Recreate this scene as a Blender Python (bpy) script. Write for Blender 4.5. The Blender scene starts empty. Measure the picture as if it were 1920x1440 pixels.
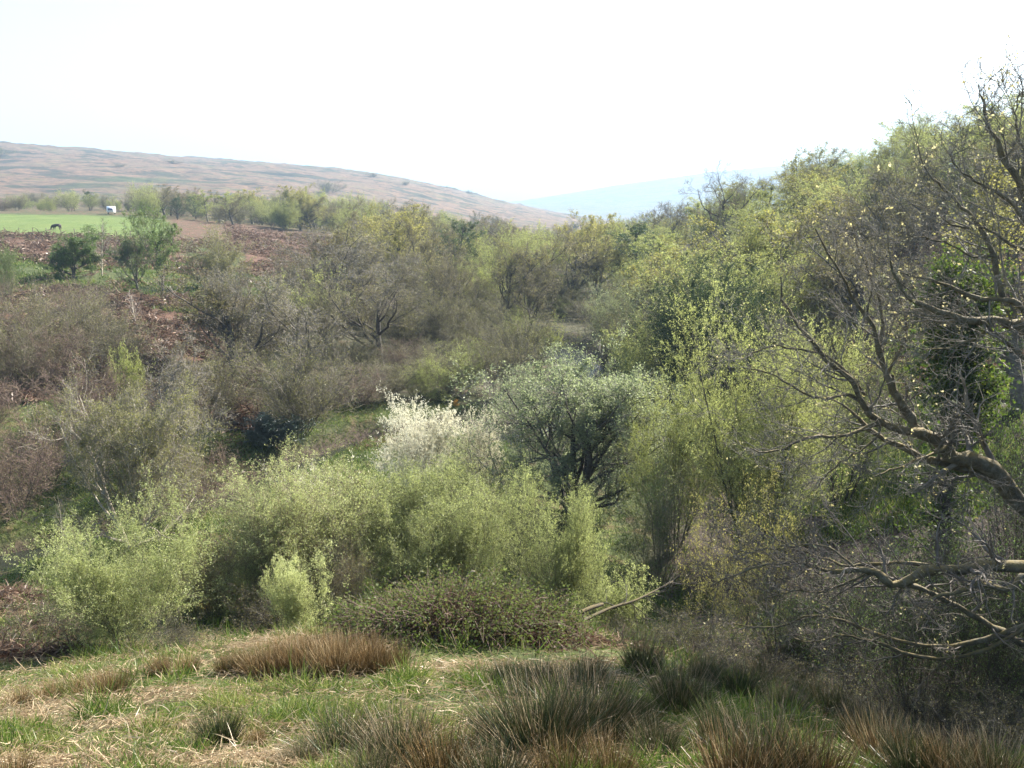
import bpy, math, time
import numpy as np
from mathutils import Vector
T00 = time.time()
R_ = math.radians
S = bpy.context.scene
COL = S.collection
# ------------------------------------------------------------------ camera, world, sun
FPX = 1507.0                       # focal length in photo pixels (photo 1920 wide)
PITCH = 12.5
cam = bpy.data.cameras.new("camera"); cam.sensor_width = 36; cam.lens = 36 * FPX / 1920
cam.clip_start = 0.1; cam.clip_end = 20000
co = bpy.data.objects.new("camera", cam); COL.objects.link(co)
co.location = (0, 0, 0); co.rotation_euler = (R_(90 - PITCH), 0, 0)
S.camera = co
SUN_AZ, SUN_EL = 46.0, 36.0
w = bpy.data.worlds.new("World"); S.world = w; w.use_nodes = True
nt = w.node_tree; bg = nt.nodes["Background"]
sky = nt.nodes.new("ShaderNodeTexSky"); sky.sky_type = 'NISHITA'; sky.sun_disc = False
sky.sun_elevation = R_(SUN_EL); sky.sun_rotation = R_(SUN_AZ)
sky.air_density = 1.0; sky.dust_density = 2.5; sky.ozone_density = 1.0
nt.links.new(sky.outputs[0], bg.inputs[0]); bg.inputs[1].default_value = 0.07
ld = bpy.data.lights.new("sun", 'SUN'); ld.energy = 5.0; ld.angle = R_(0.5); ld.color = (1.0, 0.95, 0.86)
lo = bpy.data.objects.new("sun", ld); COL.objects.link(lo)
sd = Vector((math.sin(R_(SUN_AZ)) * math.cos(R_(SUN_EL)), math.cos(R_(SUN_AZ)) * math.cos(R_(SUN_EL)), math.sin(R_(SUN_EL))))
lo.rotation_euler = (-sd).to_track_quat('-Z', 'Y').to_euler()
S.view_settings.view_transform = 'Standard'; S.view_settings.look = 'None'
S.view_settings.gamma = 1; S.view_settings.exposure = 2.3
S.cycles.max_bounces = 8; S.cycles.diffuse_bounces = 3; S.cycles.glossy_bounces = 2
S.cycles.transmission_bounces = 4; S.cycles.transparent_max_bounces = 4; S.cycles.volume_bounces = 0
S.cycles.use_denoising = True
HAZE_DENSITY = 0.0003
S.cycles.sample_clamp_indirect = 6.0; S.cycles.sample_clamp_direct = 12.0

# ------------------------------------------------------------------ numpy helpers
CT, ST = math.cos(R_(PITCH)), math.sin(R_(PITCH))
def at(px, py, Y):
    """point on the line of sight through a photo pixel, at distance Y ahead"""
    a = (px - 960) / FPX; b = (720 - py) / FPX
    d = np.array([a, CT + b * ST, -ST + b * CT])
    return d * (Y / d[1])
def hash2(ix, iy, seed):
    h = (ix.astype(np.int64) * 374761393 + iy.astype(np.int64) * 668265263 + seed * 1274126177) & 0x7fffffff
    h = ((h ^ (h >> 13)) * 1103515245) & 0x7fffffff
    return ((h ^ (h >> 16)) & 0xffffff) / float(0xffffff)
def vnoise(x, y, seed=0):
    ix, iy = np.floor(x), np.floor(y); fx, fy = x - ix, y - iy
    fx = fx * fx * (3 - 2 * fx); fy = fy * fy * (3 - 2 * fy)
    a = hash2(ix, iy, seed); b = hash2(ix + 1, iy, seed); c = hash2(ix, iy + 1, seed); d = hash2(ix + 1, iy + 1, seed)
    return (a + (b - a) * fx) * (1 - fy) + (c + (d - c) * fx) * fy
def fbm(x, y, seed=0, o=4):
    s = 0; a = 0.5; t = 0
    for i in range(o):
        s = s + a * vnoise(x, y, seed + i * 17); t += a; a *= 0.5; x = x * 2.03; y = y * 2.03
    return s / t
def norm(v): return v / np.maximum(np.linalg.norm(v, axis=-1, keepdims=True), 1e-9)
def sstep(a, b, x):
    t = np.clip((x - a) / (b - a), 0, 1); return t * t * (3 - 2 * t)

# ------------------------------------------------------------------ terrain height
COLS = [-900, 0, 240, 480, 700, 950, 1200, 1450, 1700, 1920, 2800]
NEAR = {
 3:   [-2.6]*11,
 4.5: [-3.4, -3.5, -3.5, -3.5, -3.5, -3.5, -3.5, -3.5, -3.6, -3.6, -3.3],
 6.5: [-4.5, -4.5, -4.5, -4.4, -4.4, -4.4, -4.4, -4.5, -5.0, -5.0, -4.2],
 9:   [-6.0, -6.0, -5.7, -5.5, -5.3, -5.3, -5.5, -6.1, -6.9, -6.7, -4.9],
 12:  [-7.2, -7.3, -7.2, -7, -6.7, -6.5, -7.2, -8.2, -8.3, -8.0, -6],
 16:  [-8, -8.4, -8.6, -8.8, -9, -9, -9.4, -9.7, -9.4, -8.8, -6],
 21:  [-10, -10.6, -10.6, -10.7, -10.7, -10.8, -11, -10.9, -10, -9.3, -6],
 27:  [-10, -12.0, -11.5, -11.3, -11.3, -11.4, -11.6, -11, -9.9, -8.8, -5],
 34:  [-8, -11, -11.6, -11.4, -11.5, -11.6, -11.7, -11, -9.2, -7.6, -4],
 42:  [-6, -9.5, -10.6, -11.5, -11.6, -11.7, -11.6, -10.6, -8.0, -5.7, 0],
 55:  [-5, -8.8, -9.8, -11.3, -11.7, -11.7, -11.7, -9.6, -5.4, -2.2, 5],
 75:  [-4, -7.6, -8.2, -10.0, -11.6, -11.9, -11.7, -7.4, -1.6, 2.2, 9],
 88:  [-3.6, -6.8, -7.0, -8.8, -11.5, -12.2, -11.7, -6.2, 0.4, 4.6, 12],
 100: [-3.4, -6.0, -6.3, -8.0, -11.3, -12.6, -11.7, -5.0, 2.2, 6.6, 15],
}
FAR = {
 130: [430, 440, 442, 455, 500, 545, 528, 412, 330, 285, 220],
 190: [400, 403, 406, 422, 455, 515, 508, 405, 345, 305, 240],
 280: [385, 389, 392, 402, 424, 482, 482, 415, 350, 300, 250],
 420: [355, 370, 374, 384, 400, 446, 455, 408, 365, 325, 270],
 650: [290, 316, 325, 343, 368, 418, 432, 418, 385, 350, 300],
 1000:[232, 262, 287, 309, 322, 388, 430, 420, 400, 380, 340],
 1500:[262, 285, 298, 312, 326, 380, 428, 418, 400, 380, 340],
 2500:[300, 330, 335, 345, 370, 400, 413, 412, 400, 380, 340],
 4200:[400, 400, 400, 398, 396, 384, 340, 311, 295, 280, 250],
 6500:[420, 420, 420, 418, 416, 410, 400, 380, 370, 360, 340],
}
def _lin(col, u):  return np.interp(u, COLS, col)
UF = np.linspace(-900, 2800, 371); vs = []; rows = []
def smooth_row(r):
    r = _lin(r, UF)
    for _ in range(3): r = np.convolve(np.pad(r, 7, mode='edge'), np.ones(15) / 15, 'valid')
    return r
for y, r in NEAR.items(): vs.append(math.log(y)); rows.append(smooth_row(r))
for y, r in FAR.items():
    py = smooth_row(r); dec = R_(PITCH) + np.arctan((py - 720) / FPX)
    vs.append(math.log(y)); rows.append(-np.tan(dec) * y)
vs = np.array(vs); rows = np.array(rows)
VF = np.linspace(vs[0], vs[-1], 420)
def hermite(x, xs, ys):                       # Catmull-Rom over rows (monotone-ish)
    i = np.clip(np.searchsorted(xs, x) - 1, 0, len(xs) - 2)
    m = np.zeros_like(ys); d = np.diff(ys, axis=0) / np.diff(xs)[:, None]
    m[1:-1] = np.where(d[1:] * d[:-1] > 0, 2 * d[1:] * d[:-1] / (d[1:] + d[:-1] + 1e-12), 0); m[0] = d[0]; m[-1] = d[-1]
    h = (xs[i + 1] - xs[i]); t = (x - xs[i]) / h; t = t[:, None]; h = h[:, None]
    return (2*t**3-3*t**2+1)*ys[i] + (t**3-2*t**2+t)*h*m[i] + (-2*t**3+3*t**2)*ys[i+1] + (t**3-t**2)*h*m[i+1]
GRID = hermite(VF, vs, rows)
ZBAR = GRID[:, 90:280].mean(axis=1)
def dbar(Y):
    Y = np.asarray(Y, float); Yc = np.maximum(Y, 3)
    z = np.interp(np.log(Yc), VF, ZBAR)
    return Yc * CT + np.clip(-z, -20, 20) * ST
RIVER = [(-220,1150,24),(20,1062,26.5),(400,945,31.5),(560,862,37),(690,800,41.5),(870,785,44),(960,790,43),(1080,750,49),(1125,695,58),(1055,642,70),(1010,622,78)]
RIV = np.array([at(*p)[:2] for p in RIVER])
RW = np.array([1.0, 0.8, 0.7, 0.75, 0.7, 1.1, 1.4, 0.8, 0.9, 1.5, 0.8])
WATER = -12.55
def river_dist(X, Y):
    best = np.full(np.shape(X), 1e9); bw = np.full(np.shape(X), 1.5)
    for i in range(len(RIV) - 1):
        a, b = RIV[i], RIV[i + 1]; ab = b - a
        t = np.clip(((X - a[0]) * ab[0] + (Y - a[1]) * ab[1]) / (ab @ ab), 0, 1)
        d = np.hypot(X - a[0] - t * ab[0], Y - a[1] - t * ab[1])
        wv = RW[i] + t * (RW[i + 1] - RW[i]); m = d - wv < best - bw
        best = np.where(m, d, best); bw = np.where(m, wv, bw)
    return best - bw
def gz(X, Y, detail=True):
    X = np.asarray(X, float); Y = np.asarray(Y, float)
    u = 960 + FPX * X / dbar(Y); v = np.log(np.clip(Y, 3, 6499))
    fu = np.clip((u + 900) / 10.0, 0, 369.999); fv = np.clip((v - VF[0]) / (VF[1] - VF[0]), 0, 418.999)
    iu = fu.astype(int); iv = fv.astype(int); a = fu - iu; b = fv - iv
    z = (GRID[iv, iu] * (1 - a) + GRID[iv, iu + 1] * a) * (1 - b) + (GRID[iv + 1, iu] * (1 - a) + GRID[iv + 1, iu + 1] * a) * b
    z = np.where(Y < 3, -1.62 + (z + 1.62) * np.clip(Y, 0, 3) / 3 + np.clip(-Y, 0, 40) * 0.06, z)
    if detail:
        amp = np.interp(Y, [0, 4, 12, 40, 120, 400, 1200], [0.06, 0.24, 0.45, 0.8, 0.5, 1.6, 5])
        wl = 2.2
        z = z + amp * (fbm(X / 2.1, Y / 2.1, 3) - 0.5) * np.clip(60 / (Y + 30), 0, 1) + amp * 1.3 * (fbm(X / 14, Y / 14, 9) - 0.5) * sstep(8, 40, Y)
        z = z + amp * 1.6 * (fbm(X / 90, Y / 90, 21) - 0.5) * sstep(150, 500, Y)
        br = sstep(38, 46, Y) * sstep(130, 85, Y) * sstep(760, 500, u)      # hummocky bracken bank
        z = z + br * 0.7 * (fbm(X / 3.2, Y / 3.2, 31, 3) - 0.5)
    inb = (Y > 15) & (Y < 130)
    rd = np.where(inb, river_dist(X, Y), 99)
    z = np.where(rd < 1.5, np.minimum(z, WATER - 0.5 + sstep(-0.6, 1.5, rd) * np.maximum(z - WATER + 0.5, 0.0)), z)
    z = np.where((rd >= 0.6) & (rd < 4), np.maximum(z, WATER + 0.12), z)
    return z
def gz1(x, y): return float(gz(np.array([x]), np.array([y]))[0])
def hit(px, py):
    """ground point seen at a photo pixel"""
    Ys = np.exp(np.linspace(math.log(3.2), math.log(3000), 3000))
    d = at(px, py, 1.0); Z = gz(d[0] * Ys, Ys); k = np.argmax(Z > d[2] * Ys)
    return np.array([d[0] * Ys[k], Ys[k], Z[k]])
def onground(px, Y):
    X = (px - 960) / FPX * float(dbar(Y)); return np.array([X, Y, gz1(X, Y)])

# ------------------------------------------------------------------ mesh + material helpers
def mk(name, V, F, mat, parent=None, smooth=False, attrs=None):
    me = bpy.data.meshes.new(name); V = np.ascontiguousarray(V, np.float32); F = np.ascontiguousarray(F, np.int32)
    n, k = F.shape
    me.vertices.add(len(V)); me.vertices.foreach_set("co", V.ravel())
    me.loops.add(n * k); me.loops.foreach_set("vertex_index", F.ravel())
    me.polygons.add(n); me.polygons.foreach_set("loop_start", np.arange(0, n * k, k, dtype=np.int32))
    if smooth: me.polygons.foreach_set("use_smooth", np.ones(n, bool))
    for nm, arr in (attrs or {}).items():
        if arr.ndim == 1:
            at_ = me.attributes.new(nm, 'FLOAT', 'POINT'); at_.data.foreach_set("value", np.ascontiguousarray(arr, np.float32))
        else:
            at_ = me.attributes.new(nm, 'FLOAT_COLOR', 'POINT'); at_.data.foreach_set("color", np.ascontiguousarray(arr, np.float32).ravel())
    me.update(calc_edges=True)
    if mat: me.materials.append(mat)
    o = bpy.data.objects.new(name, me); COL.objects.link(o)
    if parent: o.parent = parent
    return o
def cat(parts):
    Vs, Fs, n = [], [], 0
    for V, F in parts:
        Vs.append(V); Fs.append(F + n); n += len(V)
    return np.concatenate(Vs), np.concatenate(Fs)
def mat_new(name):
    m = bpy.data.materials.new(name); m.use_nodes = True; t = m.node_tree; t.nodes.clear()
    return m, t, t.nodes.new("ShaderNodeOutputMaterial")
def ramp(t, fac, stops):
    r = t.nodes.new("ShaderNodeValToRGB"); e = r.color_ramp.elements
    while len(e) < len(stops): e.new(0.5)
    for i, (p, c) in enumerate(stops): e[i].position = p; e[i].color = (*c, 1)
    t.links.new(fac, r.inputs[0]); return r.outputs[0]
def noise(t, scale, detail=3, rough=0.6, coord='Object', vec=None):
    n = t.nodes.new("ShaderNodeTexNoise"); n.inputs['Scale'].default_value = scale
    n.inputs['Detail'].default_value = detail; n.inputs['Roughness'].default_value = rough
    if vec is None:
        c = t.nodes.new("ShaderNodeTexCoord"); vec = c.outputs[coord]
    t.links.new(vec, n.inputs['Vector']); return n.outputs[0]
def mixc(t, f, a, b, mode='MIX'):
    m = t.nodes.new("ShaderNodeMix"); m.data_type = 'RGBA'; m.blend_type = mode
    for s, v in ((m.inputs[0], f), (m.inputs[6], a), (m.inputs[7], b)):
        if isinstance(v, (int, float)): s.default_value = v
        elif isinstance(v, tuple): s.default_value = (*v, 1)
        else: t.links.new(v, s)
    return m.outputs[2]
def mth(t, op, a, b=0.0, c=None):
    m = t.nodes.new("ShaderNodeMath"); m.operation = op
    for s, v in zip(m.inputs, (a, b, c)):
        if v is None: continue
        if isinstance(v, (int, float)): s.default_value = v
        else: t.links.new(v, s)
    return m.outputs[0]
def leaf_mat(name, stops, transl=0.5, rough=0.55, gloss=0.03, objvar=0.5):
    """thin leaf: diffuse + light passing through + a little gloss; colour varies leaf by leaf and tree by tree"""
    m, t, out = mat_new(name)
    g = t.nodes.new("ShaderNodeNewGeometry"); oi = t.nodes.new("ShaderNodeObjectInfo")
    f = mth(t, 'ADD', mth(t, 'MULTIPLY', g.outputs['Random Per Island'], 1 - objvar), mth(t, 'MULTIPLY', oi.outputs['Random'], objvar))
    c = ramp(t, f, stops)
    d = t.nodes.new("ShaderNodeBsdfDiffuse"); tr = t.nodes.new("ShaderNodeBsdfTranslucent"); gl = t.nodes.new("ShaderNodeBsdfGlossy")
    gl.inputs['Roughness'].default_value = rough; gl.inputs['Color'].default_value = (1, 1, 1, 1)
    t.links.new(c, d.inputs[0]); t.links.new(c, tr.inputs[0])
    m1 = t.nodes.new("ShaderNodeMixShader"); m1.inputs[0].default_value = transl
    t.links.new(d.outputs[0], m1.inputs[1]); t.links.new(tr.outputs[0], m1.inputs[2])
    m2 = t.nodes.new("ShaderNodeMixShader"); m2.inputs[0].default_value = gloss
    t.links.new(m1.outputs[0], m2.inputs[1]); t.links.new(gl.outputs[0], m2.inputs[2])
    t.links.new(m2.outputs[0], out.inputs[0]); return m
def bark_mat(name, c1, c2, c3, scale=6, moss=None, rough=0.9):
    m, t, out = mat_new(name)
    c = ramp(t, noise(t, scale, 4, 0.7), [(0.3, c1), (0.5, c2), (0.72, c3)])
    if moss:
        geo = t.nodes.new("ShaderNodeNewGeometry"); sx = t.nodes.new("ShaderNodeSeparateXYZ"); t.links.new(geo.outputs['Normal'], sx.inputs[0])
        up = mth(t, 'MULTIPLY_ADD', sx.outputs[2], 0.7, mth(t, 'MULTIPLY_ADD', noise(t, 7.0, 5, 0.75), 3.2, -1.5))
        cl = mth(t, 'MINIMUM', mth(t, 'MAXIMUM', up, 0.0), 1.0)
        c = mixc(t, cl, c, moss)
    p = t.nodes.new("ShaderNodeBsdfPrincipled"); t.links.new(c, p.inputs['Base Color']); p.inputs['Roughness'].default_value = rough
    bmp = t.nodes.new("ShaderNodeBump"); bmp.inputs['Strength'].default_value = 0.5; bmp.inputs['Distance'].default_value = 0.02
    t.links.new(noise(t, scale * 4, 3), bmp.inputs['Height']); t.links.new(bmp.outputs[0], p.inputs['Normal'])
    t.links.new(p.outputs[0], out.inputs[0]); return m
def attr_blade_mat(name, stops, transl=0.35, gloss=0.08):
    m, t, out = mat_new(name)
    a = t.nodes.new("ShaderNodeAttribute"); a.attribute_name = "t"; g = t.nodes.new("ShaderNodeNewGeometry"); oi = t.nodes.new("ShaderNodeObjectInfo")
    f = mth(t, 'ADD', mth(t, 'ADD', a.outputs['Fac'], mth(t, 'MULTIPLY_ADD', g.outputs['Random Per Island'], 0.5, -0.25)), mth(t, 'MULTIPLY_ADD', oi.outputs['Random'], 0.3, -0.15))
    c = ramp(t, f, stops)
    d = t.nodes.new("ShaderNodeBsdfDiffuse"); tr = t.nodes.new("ShaderNodeBsdfTranslucent"); gl = t.nodes.new("ShaderNodeBsdfGlossy"); gl.inputs['Roughness'].default_value = 0.4
    t.links.new(c, d.inputs[0]); t.links.new(c, tr.inputs[0])
    m1 = t.nodes.new("ShaderNodeMixShader"); m1.inputs[0].default_value = transl
    t.links.new(d.outputs[0], m1.inputs[1]); t.links.new(tr.outputs[0], m1.inputs[2])
    m2 = t.nodes.new("ShaderNodeMixShader"); m2.inputs[0].default_value = gloss
    t.links.new(m1.outputs[0], m2.inputs[1]); t.links.new(gl.outputs[0], m2.inputs[2])
    t.links.new(m2.outputs[0], out.inputs[0]); return m

# ------------------------------------------------------------------ ground
def ground_mat():
    m, t, out = mat_new("ground")
    a = t.nodes.new("ShaderNodeAttribute"); a.attribute_name = "zone"
    sp = t.nodes.new("ShaderNodeSeparateColor"); t.links.new(a.outputs['Color'], sp.inputs[0])
    n1 = noise(t, 0.9, 6, 0.65); n2 = noise(t, 6.0, 5, 0.7); n3 = noise(t, 0.12, 5, 0.6)
    mp = t.nodes.new("ShaderNodeMapping"); tc = t.nodes.new("ShaderNodeTexCoord"); t.links.new(tc.outputs['Object'], mp.inputs[0])
    mp.inputs['Scale'].default_value = (0.003, 0.009, 0.02); mp.inputs['Rotation'].default_value = (0, 0, R_(-12))
    nh = noise(t, 4.0, 8, 0.68, vec=mp.outputs[0])
    nf = mth(t, 'MULTIPLY_ADD', n2, 0.5, mth(t, 'MULTIPLY', n1, 0.5))
    grass = ramp(t, nf, [(0.3, (0.020, 0.028, 0.009)), (0.5, (0.050, 0.064, 0.018)), (0.7, (0.10, 0.105, 0.035))])
    field = ramp(t, mth(t, 'MULTIPLY_ADD', n3, 0.6, mth(t, 'MULTIPLY', nf, 0.4)), [(0.3, (0.060, 0.095, 0.020)), (0.5, (0.090, 0.125, 0.030)), (0.7, (0.125, 0.150, 0.045))])
    brak = ramp(t, nf, [(0.3, (0.030, 0.018, 0.012)), (0.5, (0.085, 0.046, 0.030)), (0.7, (0.17, 0.10, 0.066))])
    litter = ramp(t, nf, [(0.3, (0.022, 0.017, 0.013)), (0.5, (0.052, 0.038, 0.028)), (0.7, (0.10, 0.075, 0.055))])
    hill = ramp(t, nh, [(0.34, (0.012, 0.012, 0.008)), (0.40, (0.050, 0.048, 0.022)), (0.445, (0.022, 0.018, 0.012)), (0.48, (0.16, 0.098, 0.058)), (0.53, (0.080, 0.052, 0.035)), (0.56, (0.14, 0.092, 0.055)), (0.62, (0.075, 0.068, 0.03)), (0.68, (0.018, 0.017, 0.011))])
    nb = noise(t, 0.006, 6, 0.6); gm = mth(t, 'MINIMUM', mth(t, 'MAXIMUM', mth(t, 'MULTIPLY_ADD', nb, 9.0, -5.0), 0.0), 1.0)
    hill = mixc(t, gm, hill, ramp(t, noise(t, 0.05, 6, 0.7), [(0.35, (0.020, 0.026, 0.010)), (0.55, (0.055, 0.066, 0.022)), (0.7, (0.085, 0.085, 0.032))]))
    hill = mixc(t, 0.8, hill, ramp(t, noise(t, 0.11, 7, 0.75), [(0.38, (0.25, 0.27, 0.25)), (0.48, (0.8, 0.8, 0.78)), (0.6, (1.15, 1.1, 1.05))]), 'MULTIPLY')
    f1 = mth(t, 'MULTIPLY_ADD', mth(t, 'SUBTRACT', n1, 0.5), 1.6, sp.outputs[1])
    f1 = mth(t, 'MINIMUM', mth(t, 'MAXIMUM', mth(t, 'MULTIPLY_ADD', mth(t, 'SUBTRACT', f1, 0.5), 3.0, 0.5), 0.0), 1.0)
    c = mixc(t, f1, grass, brak)
    c = mixc(t, sp.outputs[2], c, litter)
    c = mixc(t, sp.outputs[0], c, field)
    c = mixc(t, a.outputs['Alpha'], hill, c)
    p = t.nodes.new("ShaderNodeBsdfPrincipled"); t.links.new(c, p.inputs['Base Color']); p.inputs['Roughness'].default_value = 0.95
    p.inputs['Specular IOR Level'].default_value = 0.2
    bmp = t.nodes.new("ShaderNodeBump"); bmp.inputs['Strength'].default_value = 0.9; bmp.inputs['Distance'].default_value = 0.25
    t.links.new(mth(t, 'ADD', n1, mth(t, 'MULTIPLY', n2, 0.25)), bmp.inputs['Height']); t.links.new(bmp.outputs[0], p.inputs['Normal'])
    t.links.new(p.outputs[0], out.inputs[0]); return m
def zones(X, Y):
    """r field, g bracken share, b woodland litter, a 1 = near ground / 0 = moorland hill"""
    u = 960 + FPX * X / dbar(Y); j = (fbm(X / 9, Y / 9, 5) - 0.5)
    uu = u + j * 60; yy = Y * (1 + j * 0.10)
    field = ((uu < 320) & (Y > 128 + 3 * j) & (Y < 192 - 2 * j)).astype(float) * sstep(330, 300, uu)
    g = np.full(X.shape, 0.30)
    slope = sstep(40, 46, yy) * sstep(80, 70, yy) * sstep(470, 400, uu); g = np.maximum(g, slope * 0.95)
    g = np.maximum(g, sstep(96, 104, yy) * sstep(126, 120, yy) * sstep(420, 300, uu) * 0.9)
    g = np.maximum(g, sstep(98, 108, yy) * sstep(175, 165, yy) * sstep(430, 480, uu) * sstep(720, 640, uu) * 1.1)
    plate = sstep(76, 82, yy) * sstep(100, 92, yy) * sstep(520, 450, uu); g = g * (1 - plate) + 0.12 * plate
    g = np.maximum(g, 0.65 * sstep(120, 128, Y) * sstep(205, 196, Y) * sstep(300, 330, uu) * sstep(760, 600, uu))
    g = np.where((Y > 200) & (Y < 480), 0.5, g); g = np.where(Y < 12, 0.12, g)
    g = np.maximum(g, 0.6 * sstep(11.5, 14, Y) * sstep(21, 17, Y) * sstep(190, 60, uu) * (0.4 + 1.2 * (j + 0.5)))
    lit = sstep(1150, 1300, uu) * sstep(10.5, 13, yy) * sstep(300, 200, Y)
    lit = lit * (1 - 0.9 * sstep(26, 29, yy) * sstep(37, 33, yy) * sstep(1560, 1600, uu) * sstep(1800, 1750, uu))
    lit = np.maximum(lit, sstep(480, 620, uu) * sstep(44, 52, yy) * sstep(260, 200, Y) * 0.55 * (1 - sstep(98, 108, yy) * sstep(175, 165, yy) * sstep(720, 640, uu)))
    lit = np.maximum(lit, sstep(1.4, 0.4, river_dist(X, Y)) * ((Y > 15) & (Y < 130)))
    al = 1 - sstep(230, 420, Y)
    return np.stack([field, np.clip(g, 0, 1.2), np.clip(lit, 0, 1), al], -1)
def chaikin(P, n=2):
    P = np.array(P, float)
    for _ in range(n):
        Q = np.empty((2 * len(P), P.shape[1])); Q[0] = P[0]; Q[-1] = P[-1]
        Q[1:-1:2] = P[:-1] * .75 + P[1:] * .25; Q[2:-1:2] = P[:-1] * .25 + P[1:] * .75; P = Q
    return P
def build_ground():
    Ys = np.concatenate([np.linspace(-60, 2.7, 40), np.exp(np.linspace(math.log(3), math.log(6500), 620))])
    us = np.linspace(-1.75, 1.75, 520)
    W = np.sqrt(dbar(Ys) ** 2 + 16 ** 2 * np.clip(1 - Ys / 40, 0, 1))
    X = us[None, :] * W[:, None]; Y = np.repeat(Ys[:, None], len(us), 1)
    Z = gz(X, Y); n = len(us)
    V = np.stack([X, Y, Z], -1).reshape(-1, 3)
    i = np.arange(len(Ys) - 1)[:, None] * n + np.arange(n - 1)[None, :]; i = i.ravel()
    F = np.stack([i, i + 1, i + 1 + n, i + n], -1)
    o = mk("ground", V, F, ground_mat(), smooth=True, attrs={"zone": zones(X.ravel(), Y.ravel())}); o["kind"] = "structure"
    # water: one flat sheet following the stream bed
    m, t, out = mat_new("water"); p = t.nodes.new("ShaderNodeBsdfPrincipled")
    p.inputs['Base Color'].default_value = (0.02, 0.022, 0.016, 1); p.inputs['Roughness'].default_value = 0.06; p.inputs['IOR'].default_value = 1.33
    b = t.nodes.new("ShaderNodeBump"); b.inputs['Strength'].default_value = 0.6; b.inputs['Distance'].default_value = 0.05
    t.links.new(noise(t, 5.0, 4), b.inputs['Height']); t.links.new(b.outputs[0], p.inputs['Normal']); t.links.new(p.outputs[0], out.inputs[0])
    L, Rr = [], []
    for k in range(len(RIV)):
        a = RIV[max(k - 1, 0)]; c = RIV[min(k + 1, len(RIV) - 1)]; d = (c - a) / np.linalg.norm(c - a); nn = np.array([-d[1], d[0]])
        L.append([*(RIV[k] + nn * (RW[k] + 1.2)), WATER]); Rr.append([*(RIV[k] - nn * (RW[k] + 1.2)), WATER])
    L = chaikin(L); Rr = chaikin(Rr); V = np.concatenate([L, Rr]); k = len(L); F = np.array([[q, k + q, k + q + 1, q + 1] for q in range(k - 1)])
    o = mk("stream_water", V, F, m); o["kind"] = "structure"
build_ground()

# ------------------------------------------------------------------ plant generator (all branches of a level at once)
def tubes(P, R, sides, ref=None, rng=None):
    """N polylines of k points -> tapered tubes (sides>=3) or flat ribbons (sides==2)"""
    N, k, _ = P.shape
    T = np.empty_like(P); T[:, 1:-1] = P[:, 2:] - P[:, :-2]; T[:, 0] = P[:, 1] - P[:, 0]; T[:, -1] = P[:, -1] - P[:, -2]; T = norm(T)
    if ref is None:
        m = norm(T.mean(1)); r = (rng or np.random.default_rng(1)).normal(size=(N, 3)); ref = norm(np.cross(m, r))
    A = norm(np.cross(T, np.repeat(ref[:, None], k, 1))); B = np.cross(T, A)
    if sides == 2:
        V = np.stack([P + A * R[..., None], P - A * R[..., None]], 2)           # N,k,2,3
        b = (np.arange(N)[:, None] * k + np.arange(k - 1)[None]).ravel() * 2
        return V.reshape(-1, 3), np.stack([b, b + 1, b + 3, b + 2], -1)
    an = np.arange(sides) * 2 * np.pi / sides
    V = P[:, :, None] + R[:, :, None, None] * (np.cos(an)[:, None] * A[:, :, None] + np.sin(an)[:, None] * B[:, :, None])
    b = (np.arange(N)[:, None] * k + np.arange(k - 1)[None]).ravel() * sides
    j = np.arange(sides); j2 = (j + 1) % sides
    F = np.stack([b[:, None] + j, b[:, None] + j2, b[:, None] + j2 + sides, b[:, None] + j + sides], -1).reshape(-1, 4)
    return V.reshape(-1, 3), F
def path(rng, start, d, L, k, wob, up, r0, end=0.25, out=None):
    N = len(start); P = np.empty((N, k, 3)); P[:, 0] = start; st = (L / (k - 1))[:, None]
    for i in range(1, k):
        d = d + rng.normal(size=(N, 3)) * wob; d[:, 2] += up; d = norm(d); P[:, i] = P[:, i - 1] + d * st
    tt = np.linspace(0, 1, k)[None]; R = r0[:, None] * (1 - (1 - end) * tt ** 0.9)
    return P, R
def kids(rng, PP, RR, n, k, lr, ang, asd=12, wob=0.12, up=0.0, t0=0.25, t1=1.0, rr=0.6, shrink=0.4, end=0.25, rmin=0.004, flat=1.0, lsd=0.25, labs=None):
    N, K, _ = PP.shape
    t = (np.arange(n)[None] + rng.random((N, n))) / n; t = t0 + (t1 - t0) * t
    f = t * (K - 1); i = np.minimum(f.astype(int), K - 2); fr = (f - i)[..., None]; ar = np.arange(N)[:, None]
    p0 = PP[ar, i]; p1 = PP[ar, i + 1]; pos = p0 + (p1 - p0) * fr; T = norm(p1 - p0)
    rad = RR[ar, i] * (1 - fr[..., 0]) + RR[ar, i + 1] * fr[..., 0]
    rv = rng.normal(size=(N, n, 3)); rv[..., 2] *= flat; A = norm(np.cross(T, rv)); 
    a = np.radians(ang + rng.normal(size=(N, n)) * asd)[..., None]
    d = np.cos(a) * T + np.sin(a) * A
    Lp = np.linalg.norm(np.diff(PP, axis=1), axis=2).sum(1)[:, None]
    L = (Lp * lr if labs is None else labs) * (1 - shrink * t) * (1 + lsd * rng.normal(size=(N, n))).clip(0.35, 1.8)
    r0 = np.maximum(rad * rr, rmin)
    return path(rng, pos.reshape(-1, 3), d.reshape(-1, 3), L.ravel(), k, wob, up, r0.ravel(), end)
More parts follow.
